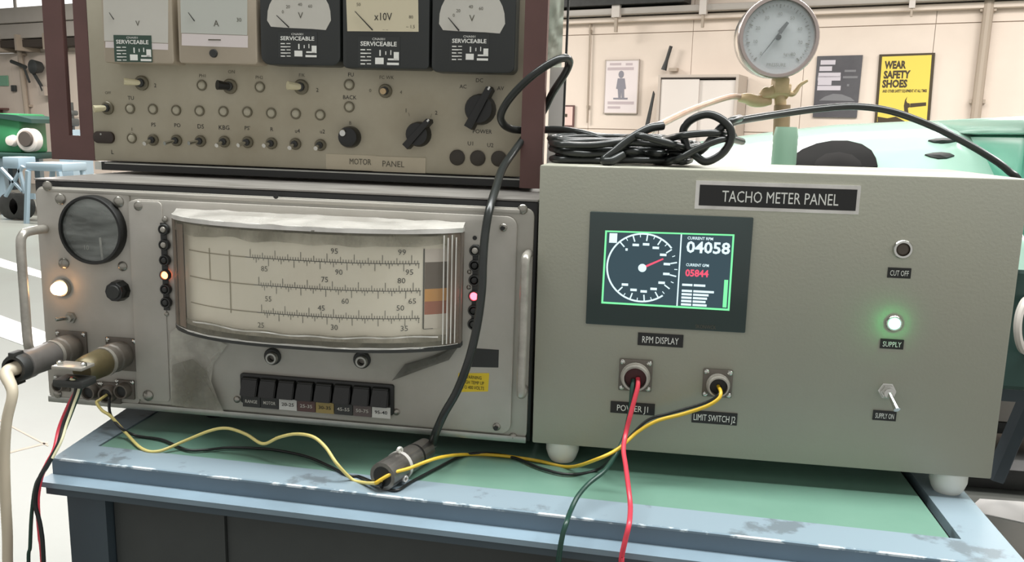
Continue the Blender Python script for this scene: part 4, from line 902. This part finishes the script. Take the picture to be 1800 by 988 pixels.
# meters
def sticker(px0, py0, px1, py1, yf, par, M):
    w = -yf; q = UI.rect(px0, py0, px1, py1, w); o_ = MB().box(q[0], q[1], yf-.0006, yf, q[2], q[3]).build('service_sticker', M, par, 0)
    X = lambda s: q[0]+(q[1]-q[0])*s; Z = lambda s: q[3]-(q[3]-q[2])*s; y = yf-.0008
    txt('CNA001', (q[3]-q[2])*.08, X(.5), Z(.09), y, m_white, par, (q[1]-q[0])*.3); txt('SERVICEABLE', (q[3]-q[2])*.15, X(.5), Z(.25), y, m_white, par, (q[1]-q[0])*.86, bold=.03)
    b = MB()
    for k in range(5): b.box(X(.07), X(.18+.05*(k % 2)), y-.0002, y+.0003, Z(.44+.12*k+.04), Z(.44+.12*k)); b.box(X(.22), X(.32), y-.0002, y+.0003, Z(.44+.12*k+.03), Z(.44+.12*k))
    for a, c, d, e_ in ((.42, .72, .62, .94), (.72, .74, .95, .80), (.86, .52, .98, .80), (.70, .88, .98, .96), (.52, .46, .55, .66), (.66, .50, .68, .62), (.78, .46, .80, .62)): b.box(X(a), X(d), y-.0002, y+.0003, Z(e_), Z(c))
    b.build('sticker_print', m_white, par, 0)
def needle(par, a, c, w, y, M=m_ink):
    p0, p1 = Vector(UI.p(*a, -y)), Vector(UI.p(*c, -y)); d = (p1-p0).normalized(); n = Vector((-d.y, d.x))*w
    MB().prism([tuple(p0+n), tuple(p0-n), tuple(p1-n*.4), tuple(p1+n*.4)], y-.0006, y).build('needle', M, par, 0)
def meter(px0, px1, pyb, bez, face, rb):
    q = UI.rect(px0, -30, px1, pyb, .03)
    return MB().prism(rr(q[0], q[1], q[2], q[2]+(q[1]-q[0])*.98, rb), -.03, 0, .002).build('meter', bez, t), q
def faceplate(pts, par, M, name='dial_face', yf=-.0305): return MB().prism(UI.poly(pts, .03), yf-.0004, yf).build(name, M, par, 0)
# 1 beige volt
o, q = meter(179, 303, 111, m_uibez, None, .004)
faceplate([(184, 72), (296, 76), (296, -25), (181, -25)], o, m_dial); faceplate([(186, 84), (296, 88), (296, 77), (186, 73)], o, m_poster, 'dial_window')
txt('V', .007, *UI.p(243, 41, .03), -.0312, m_inkf, o); needle(o, (200, 34), (192, 22), .0005, -.0312)
sticker(201, 62, 267, 109, -.031, o, m_green)
# 2 beige amp
o, q = meter(312, 451, 112, m_uibez, None, .004)
faceplate([(319, 58), (435, 62), (435, -25), (317, -25)], o, mat('grey_white_dial', (196, 198, 190), .5)); faceplate([(320, 80), (436, 84), (436, 63), (320, 59)], o, m_poster, 'dial_window')
txt('A', .008, *UI.p(381, 41, .03), -.0312, m_inkf, o); needle(o, (342, 37), (331, 22), .0006, -.0312); txt('30', .005, *UI.p(421, 35, .03), -.0312, m_inkf, o)
x, z = UI.p(376, 94, .03); MB().lathe((x, -.03, z), (0, -1, 0), [(0, .0055), (.003, .005), (.003, 0)], 16).build('zero_screw', m_dark, o)
plate(UI, 366, 69, 388, 71, 'maker_print', m_inkf, o, -.0312, -.0308)
# black meters
def fan(cx, cy, wpx, bot, top):
    pts = [(cx-wpx*.44, bot-3), (cx-wpx*.2, bot-1), (cx+wpx*.2, bot+1), (cx+wpx*.42, bot+3)]
    n = 16
    for k in range(n+1):
        a = math.pi*k/n; pts.append((cx+wpx*.5*math.cos(a)*(1 if k not in (0,) else 1), bot-14-(bot-14-top)*math.sin(a)**.8))
    return pts
o, q = meter(457, 598, 115, m_meterblk, None, .012)
faceplate(fan(526, 0, 112, 50, -24), o, m_dial); needle(o, (508, 48), (486, 27), .0008, -.0314); txt('V', .008, *UI.p(529, 27, .03), -.0312, m_inkf, o)
for s, px, py in (('0', 498, 21), ('20', 507, 12), ('40', 528, 8), ('60', 546, 11)): txt(s, .004, *UI.p(px, py, .03), -.0312, m_inkf, o)
sticker(489, 56, 558, 102, -.0302, o, m_meterblk)
o, q = meter(602, 755, 121, m_meterblk, None, .006)
faceplate([(611, 55), (736, 56), (735, -25), (608, -25)], o, m_dialc); needle(o, (655, 53), (624, 20), .0008, -.0314)
txt('x10V', .0095, *UI.p(674, 29, .03), -.0312, m_ink, o, .023)
for s, px, py in (('50', 631, 8), ('80', 723, 30), ('~ 1.5', 722, 47), ('_ _', 678, 49)): txt(s, .004, *UI.p(px, py, .03), -.0312, m_inkf, o)
sticker(629, 64, 703, 116, -.0302, o, m_meterblk)
o, q = meter(759, 906, 128, m_meterblk, None, .008)
faceplate(fan(830, 0, 116, 56, -24), o, m_dial); needle(o, (807, 54), (788, 31), .0009, -.0314); txt('V', .008, *UI.p(830, 32, .03), -.0312, m_inkf, o)
for s, px, py in (('0', 798, 27), ('20', 806, 19), ('40', 828, 12), ('60', 846, 15)): txt(s, .004, *UI.p(px, py, .03), -.0312, m_inkf, o)
sticker(790, 60, 860, 108, -.0302, o, m_meterblk)

for o_ in bpy.data.objects:
    if o_.name.split('.')[0] in ('scale_marks', 'dial_scale', 'sticker_print', 'print_line', 'guide_lines', 'screen_border'): o_['kind'] = 'stuff'

# ================================================================ CABLES
def to_floor(p, r=.003, out=-.05):
    # the loose end carries on down to the floor and lies there
    return [p, Vector((p.x+out*.2, p.y, .45)), Vector((p.x+out*.4, p.y, .1)), Vector((p.x+out, p.y-.03, r)), Vector((p.x+out*3, p.y-.09, r))]
def cable(name, pts, r, M, label, cat='wire', n=8, seg=8, grp=None):
    o = MB().tube(spline(pts, n), r, seg).build(name, M, None, 60); return tag(o, label, cat, grp)
def bench(px, py, r=.0017): return atZ(px, py, BT+r)
# plugs standing out of the lower left instrument
def plug(px, py, name, label, parts, ax=(0, -1, 0)):
    x, z = LU.p(px, py, .003); o = root(name, Frame(LU.o+LU.ex*x+LU.ez*z-LU.ey*.016, -.0009, -.0075), label, 'plug')
    for nm, M, prof, seg in parts: MB().lathe((0, 0, 0), (0, -1, 0), prof, seg).build(nm, M, o)
    return o
pa = plug(128, 610, 'cable_plug', 'grey round plug with cream cable on the left of the test instrument', [
    ('coupling_nut', m_conn, [(0, .0185), (.012, .0185), (.014, .017), (.022, .017)], 12), ('collar', m_alloy, [(.022, .0175), (.027, .0175)], 24),
    ('plug_body', mat('slate_grey_plug', (102, 99, 96), .4, .1, c2=(84, 80, 76), scale=40), [(.027, .0165), (.06, .0158), (.066, .0172), (.076, .0172), (.078, .014), (.078, 0)], 24)])
MB().ring((0, -.078, 0), (0, -1, 0), .0105, .0165, .012, 20).build('cable_gland', m_dark, pa)
for s in (-1, 1): MB().box(-.004, .004, -.092, -.076, s*.0165-.003, s*.0165+.003, .001).build('clamp_bolt', m_dark, pa)
pb = plug(216, 622, 'cable_plug', 'brown round plug with clamp and thin wires, right of grey plug', [
    ('coupling_nut', m_conn, [(0, .0185), (.010, .0185), (.012, .017), (.024, .017)], 12), ('collar', m_alloy, [(.024, .0185), (.029, .0185)], 24),
    ('plug_body', mat('olive_brown_alloy', (104, 94, 66), .4, .4, c2=(78, 68, 48), scale=40), [(.029, .0170), (.05, .0165), (.062, .0150), (.066, .012), (.066, 0)], 24)])
MB().box(-.019, .019, -.092, -.068, .008, .012, .001).build('clamp_bar', m_alloy, pb); MB().box(-.019, .019, -.092, -.066, -.013, -.004, .002).build('clamp_block', m_dark, pb)
for s in (-1, 1): MB().lathe((s*.015, -.082, .011), (0, 0, 1), [(0, .0035), (.004, .0035), (.005, .002), (.005, 0)], 10).build('clamp_screw', m_chrome, pb)
YA = .84
def Y(px, py, y): return atY(px, py, y)
pe = pa.matrix_world @ Vector((0, -.082, 0))
cable('cream_cable', [pe, pe+Vector((-.004, -.014, -.004)), Y(22, 690, .815), Y(12, 740, .81), Y(8, 800, .81), Y(10, 880, .81), Y(13, 940, .81), *to_floor(Y(15, 1040, .81), .006)], lambda k: .0085-.0028*min(1, k*5), m_grey_cable, 'thick cream cable hanging from the grey plug at left edge', 'cable', seg=14)
pe = pb.matrix_world @ Vector((0, -.086, -.003))
cable('red_white_wire', [pe, Y(137, 678, .845), Y(120, 715, .84), Y(105, 752, .83), Y(96, 790, .81), Y(83, 815, .80), Y(72, 840, .795), Y(66, 880, .795), Y(70, 940, .795), *to_floor(Y(76, 1010, .795), .003)], .0026, m_red, 'red wire hanging from the brown plug past the bench corner')
cable('hanging_wire', [pe+Vector((.004, 0, 0)), Y(142, 680, .85), Y(128, 720, .84), Y(112, 760, .83), Y(98, 792, .81), Y(82, 822, .80), Y(64, 850, .793), Y(56, 900, .793), Y(53, 960, .793), *to_floor(Y(51, 1020, .793), .003)], .0020, m_grn, 'dark green wire hanging from the brown plug, leftmost of the strands')
cable('hanging_wire', [pe+Vector((-.002, -.002, 0)), Y(134, 680, .84), Y(124, 716, .835), Y(112, 746, .825), Y(103, 780, .81), Y(86, 812, .80), Y(68, 845, .79), Y(62, 885, .79), Y(72, 930, .79), *to_floor(Y(78, 1010, .79), .003)], .0024, m_blk, 'black wire hanging from the brown plug over the bench corner')
cable('hanging_wire', [pe+Vector((.002, -.003, .001)), Y(139, 678, .838), Y(129, 712, .832), Y(117, 746, .822), Y(108, 775, .81), Y(92, 806, .80)], .0016, m_wht, 'short off-white wire among the strands hanging from the brown plug')
m_plug = mat('knurled_plug_metal', (142, 138, 133), .26, .75, c2=(92, 88, 84), scale=60, amt=.7, stretch=(1, 1, 1))
# connector lying on the bench at the end of the black cable
ca_ = atZ(672, 838, BT+.0155); cb_ = atZ(758, 783, BT+.0155)
axis = (cb_-ca_); LN = axis.length; axis.normalize()
coil = root('power_cable', TP.o+Vector((.1, .1, TH)), 'black rubber cable coiled on the tachometer panel with tail and metal connector', 'cable')
off_ = coil.matrix_world.translation
plugo = MB().lathe(ca_-off_, axis, [(0, .0115), (0, .0155), (.003, .0158), (LN*.30, .0158)], 26).build('connector_shell', m_plug, coil)
MB().lathe(ca_-off_+axis*(LN*.305), axis, [(0, .0165), (.005, .0165)], 26).build('clamp_band', m_bright, plugo)
MB().lathe(ca_-off_+axis*(LN*.305+.006), axis, [(0, .0150), (LN*.25, .0145)], 26).build('shell_middle', m_plug, plugo)
MB().lathe(ca_-off_+axis*(LN*.60), axis, [(0, .0135), (.005, .0135)], 24).build('seal_ring', m_black, plugo)
MB().lathe(ca_-off_+axis*(LN*.60+.0055), axis, [(0, .0140), (LN*.22, .0130), (LN*.23, .010)], 20).build('coupling_nut', m_plug, plugo)
MB().lathe(ca_-off_+axis*(LN*.84), axis, [(0, .0085), (LN*.16, .0075), (LN*.17, .005)], 8).build('cable_gland', m_chrome, plugo)
MB().lathe(ca_-off_+axis*.0006, -axis, [(0, .0112), (.0008, .0112), (.0008, 0)], 20).build('insert', m_black, plugo)
pt = ca_-off_+axis*(LN*.315); MB().ring(pt+Vector((0, .001, .0185)), Vector((1, -.6, 0)), .0018, .0042, .003, 14).build('clamp_loop', m_bright, plugo)
pt2 = pt+Vector((.010, -.013, -.008)); MB().ring(pt2, Vector((1, -.6, 0)), .0018, .004, .003, 14).build('clamp_loop', m_bright, plugo)
RC = .0040
ZT = TP.o.z+TH
def fixz(v, r=RC): return Vector((v.x, v.y, max(v.z, ZT+r+.0003)))
b = MB(); random.seed(21)
for i in range(11):
    ya, yb2 = .985+.013*(i % 4), 1.05+.013*(i % 3); zc = 282-3.6*i
    xl_, xr_ = 966+random.uniform(0, 26), 1190+random.uniform(-25, 45)
    m1, m2, m3, m4 = [random.uniform(-5, 4) for _ in range(4)]
    pts = [Y(xl_, zc-3, (ya+yb2)/2), Y(xl_+18, zc+1, ya), Y(xl_+70, zc+m1, ya+.004), Y(xl_+130, zc+m2, ya-.006), Y(xr_-40, zc+m1*.5, ya+.01), Y(xr_-12, zc+2, ya), Y(xr_, zc-2, (ya+yb2)/2), Y(xr_-20, zc-5, yb2), Y(xl_+130, zc-4-m3, yb2-.02), Y(xl_+70, zc-7+m4, yb2), Y(xl_+15, zc-6, yb2)]
    pts = [fixz(p)-off_ for p in pts]; pts.append(pts[0]); sp = spline(pts, 7)[:-1]; b.tube(sp, RC, 8, closed=True)
# strands crossing the bundle
for k, (xa, za, xb, zb_) in enumerate(((1090, 240, 1215, 258), (1165, 240, 1290, 236), (1150, 282, 1305, 246))):
    pts = [Y(xa, za+6, 1.03), Y(xa+(xb-xa)*.25, za-1, .975-.002*k), Y((xa+xb)/2, (za+zb_)/2-3, .97-.002*k), Y(xa+(xb-xa)*.8, zb_-2, .975), Y(xb, zb_+3, 1.02)]
    b.tube([fixz(p)-off_ for p in spline(pts, 7)], RC, 8)
b.build('coil', m_cable, coil, 60)
lp = [Y(1300, 208, 1.01), Y(1287, 212, .985), Y(1268, 224, .98), Y(1250, 245, .98), Y(1230, 266, .985), Y(1212, 262, .99), Y(1203, 245, .99), Y(1202, 226, .99), Y(1218, 209, .985), Y(1245, 201, .98), Y(1270, 211, .975), Y(1284, 228, .975), Y(1284, 248, .975), Y(1268, 271, .975), Y(1240, 284, .975), Y(1218, 270, .98)]
b = MB(); b.tube([fixz(p, .0046)-off_ for p in spline(lp, 7)], .0046, 10)
dg = [Y(1165, 221, .995), Y(1140, 226, .985), Y(1105, 246, .975), Y(1078, 268, .968), Y(1062, 281, .965), Y(1072, 284, .96), Y(1095, 272, .97)]
b.tube([fixz(p, .0045)-off_ for p in spline(dg, 7)], .0050, 10); b.build('loose_loop', m_cable, coil, 60)
# long arc to the right
ar = [Y(1285, 216, 1.02), Y(1310, 210, 1.04), Y(1380, 199, 1.1), Y(1440, 191, 1.14), Y(1500, 187, 1.17), Y(1560, 194, 1.19), Y(1620, 214, 1.2), Y(1680, 242, 1.2), Y(1730, 270, 1.19), Y(1772, 300, 1.185), Y(1800, 340, 1.185), Vector((.545, 1.19, 1.02)), Vector((.56, 1.20, .7)), Vector((.56, 1.22, .25)), Vector((.58, 1.3, .03)), Vector((.68, 1.42, .0055)), Vector((.85, 1.5, .0055))]
MB().tube([p-off_ for p in spline(ar, 8)], .0046, 10).build('long_arc', m_cable, coil, 60)
# loop over the maroon upright and the tail down to the connector
up = [Y(1068, 248, 1.04), Y(1030, 236, 1.06), Y(990, 229, 1.08), Y(958, 228, 1.085), Y(930, 229, 1.079), Y(900, 227, 1.06), Y(884, 217, 1.04), Y(881, 200, 1.03), Y(897, 172, 1.02), Y(930, 138, 1.01), Y(965, 113, 1.01), Y(990, 102, 1.02), Y(1001, 108, 1.035), Y(994, 128, 1.05), Y(972, 162, 1.075), Y(958, 190, 1.084), Y(945, 212, 1.084), Y(926, 236, 1.078), Y(905, 264, 1.045), Y(884, 295, 1.0), Y(872, 330, .955), Y(860, 370, .92), Y(853, 410, .91), Y(849, 460, .90), Y(847, 510, .895), Y(839, 570, .89), Y(825, 630, .885), Y(804, 686, .885), Y(781, 727, .885), Y(765, 762, .89)]
pts = [p-off_ for p in spline(up, 7)]; pts.append(cb_-off_+axis*.002)
MB().tube(pts, lambda k: .0048, 10).build('tail', m_cable, coil, 60)
# yellow wires and their black partners
fr0 = ca_-axis*.0015+Vector((0, 0, -.004))
lo = TP.o+Vector((lx_, -.012, lz_))
cable('yellow_wire', [lo, Y(1267, 690, .905), Y(1262, 702, .90), Y(1240, 715, .90), Y(1200, 728, .905), Y(1155, 740, .905), Y(1120, 760, .90), Y(1088, 788, .885), Y(1050, 807, .872), bench(1000, 821), bench(945, 810), bench(880, 801), bench(820, 799), Y(770, 805, .86), Y(720, 823, .835), Y(690, 832, .82), fr0+Vector((-.004, -.006, 0)), fr0], .0020, m_yel, 'yellow wire from the limit switch socket to the bench connector')
cable('black_wire', [lo+Vector((.002, 0, -.001)), Y(1263, 694, .908), Y(1240, 708, .91), Y(1180, 726, .915), Y(1140, 738, .913), Y(1110, 765, .905), Y(1080, 800, .89), bench(1050, 826), bench(1000, 834), bench(950, 823), bench(905, 805), bench(860, 797), bench(815, 800), bench(770, 822), bench(725, 846), bench(698, 862), bench(675, 858), fr0+Vector((0, -.004, -.003)), fr0+Vector((.001, 0, -.002))], .0017, m_blk, 'black wire on the bench running beside the yellow wire')
so = LU.o+LU.ex*LU.p(196, 690, .003)[0]+LU.ez*LU.p(196, 690, .003)[1]-LU.ey*.012
cable('pale_yellow_wire', [so, so+Vector((-.004, -.008, -.004)), Y(170, 708, .915), Y(180, 722, .91), Y(195, 732, .905), Y(222, 762, .90), bench(250, 789), bench(280, 793), Y(325, 775, .885), Y(370, 757, .885), Y(400, 753, .885), Y(432, 763, .88), Y(462, 780, .87), Y(490, 769, .865), Y(520, 763, .86), Y(550, 768, .85), Y(572, 786, .84), Y(592, 815, .83), bench(618, 842), bench(636, 848), fr0+Vector((-.006, -.003, -.002)), fr0+Vector((.0, .001, .0))], .0019, mat('pale_yellow_wire', (214, 198, 122), .4), 'pale yellow wire looping on bench in front of the test instrument')
cable('black_wire', [so+Vector((.003, 0, -.002)), Y(192, 702, .915), Y(194, 728, .91), Y(212, 752, .90), bench(240, 766), bench(285, 773), bench(325, 790), bench(360, 791), bench(400, 787), bench(450, 788), bench(490, 792), bench(540, 803), bench(580, 820), bench(612, 836), bench(632, 838), fr0+Vector((-.003, -.001, -.004)), fr0+Vector((.001, .001, -.003))], .0017, m_blk, 'black wire lying on bench beside the pale yellow wire')
po = TP.o+Vector((px_, -.012, pz_))
cable('red_wire', [po+Vector((.003, 0, 0)), Y(1121, 680, .91), Y(1116, 700, .905), Y(1108, 730, .90), Y(1100, 762, .895), Y(1096, 790, .875), Y(1100, 820, .85), Y(1105, 860, .815), Y(1108, 890, .795), Y(1106, 920, .765), Y(1099, 950, .758), Y(1092, 985, .756), *to_floor(Y(1089, 1040, .756), .003)],   .0026, m_red, 'red wire from the power socket hanging over the bench front')
cable('black_wire', [po+Vector((-.002, 0, -.002)), Y(1111, 685, .91), Y(1109, 712, .907), Y(1104, 740, .903), Y(1097, 770, .897), Y(1082, 800, .88), Y(1062, 828, .85), Y(1035, 850, .83), Y(1016, 872, .81), Y(1003, 898, .79), Y(996, 918, .765), Y(988, 945, .757), Y(982, 985, .755), *to_floor(Y(978, 1040, .755), .003)], .0026, m_grn, 'dark green-black wire from the power socket hanging over the bench front')
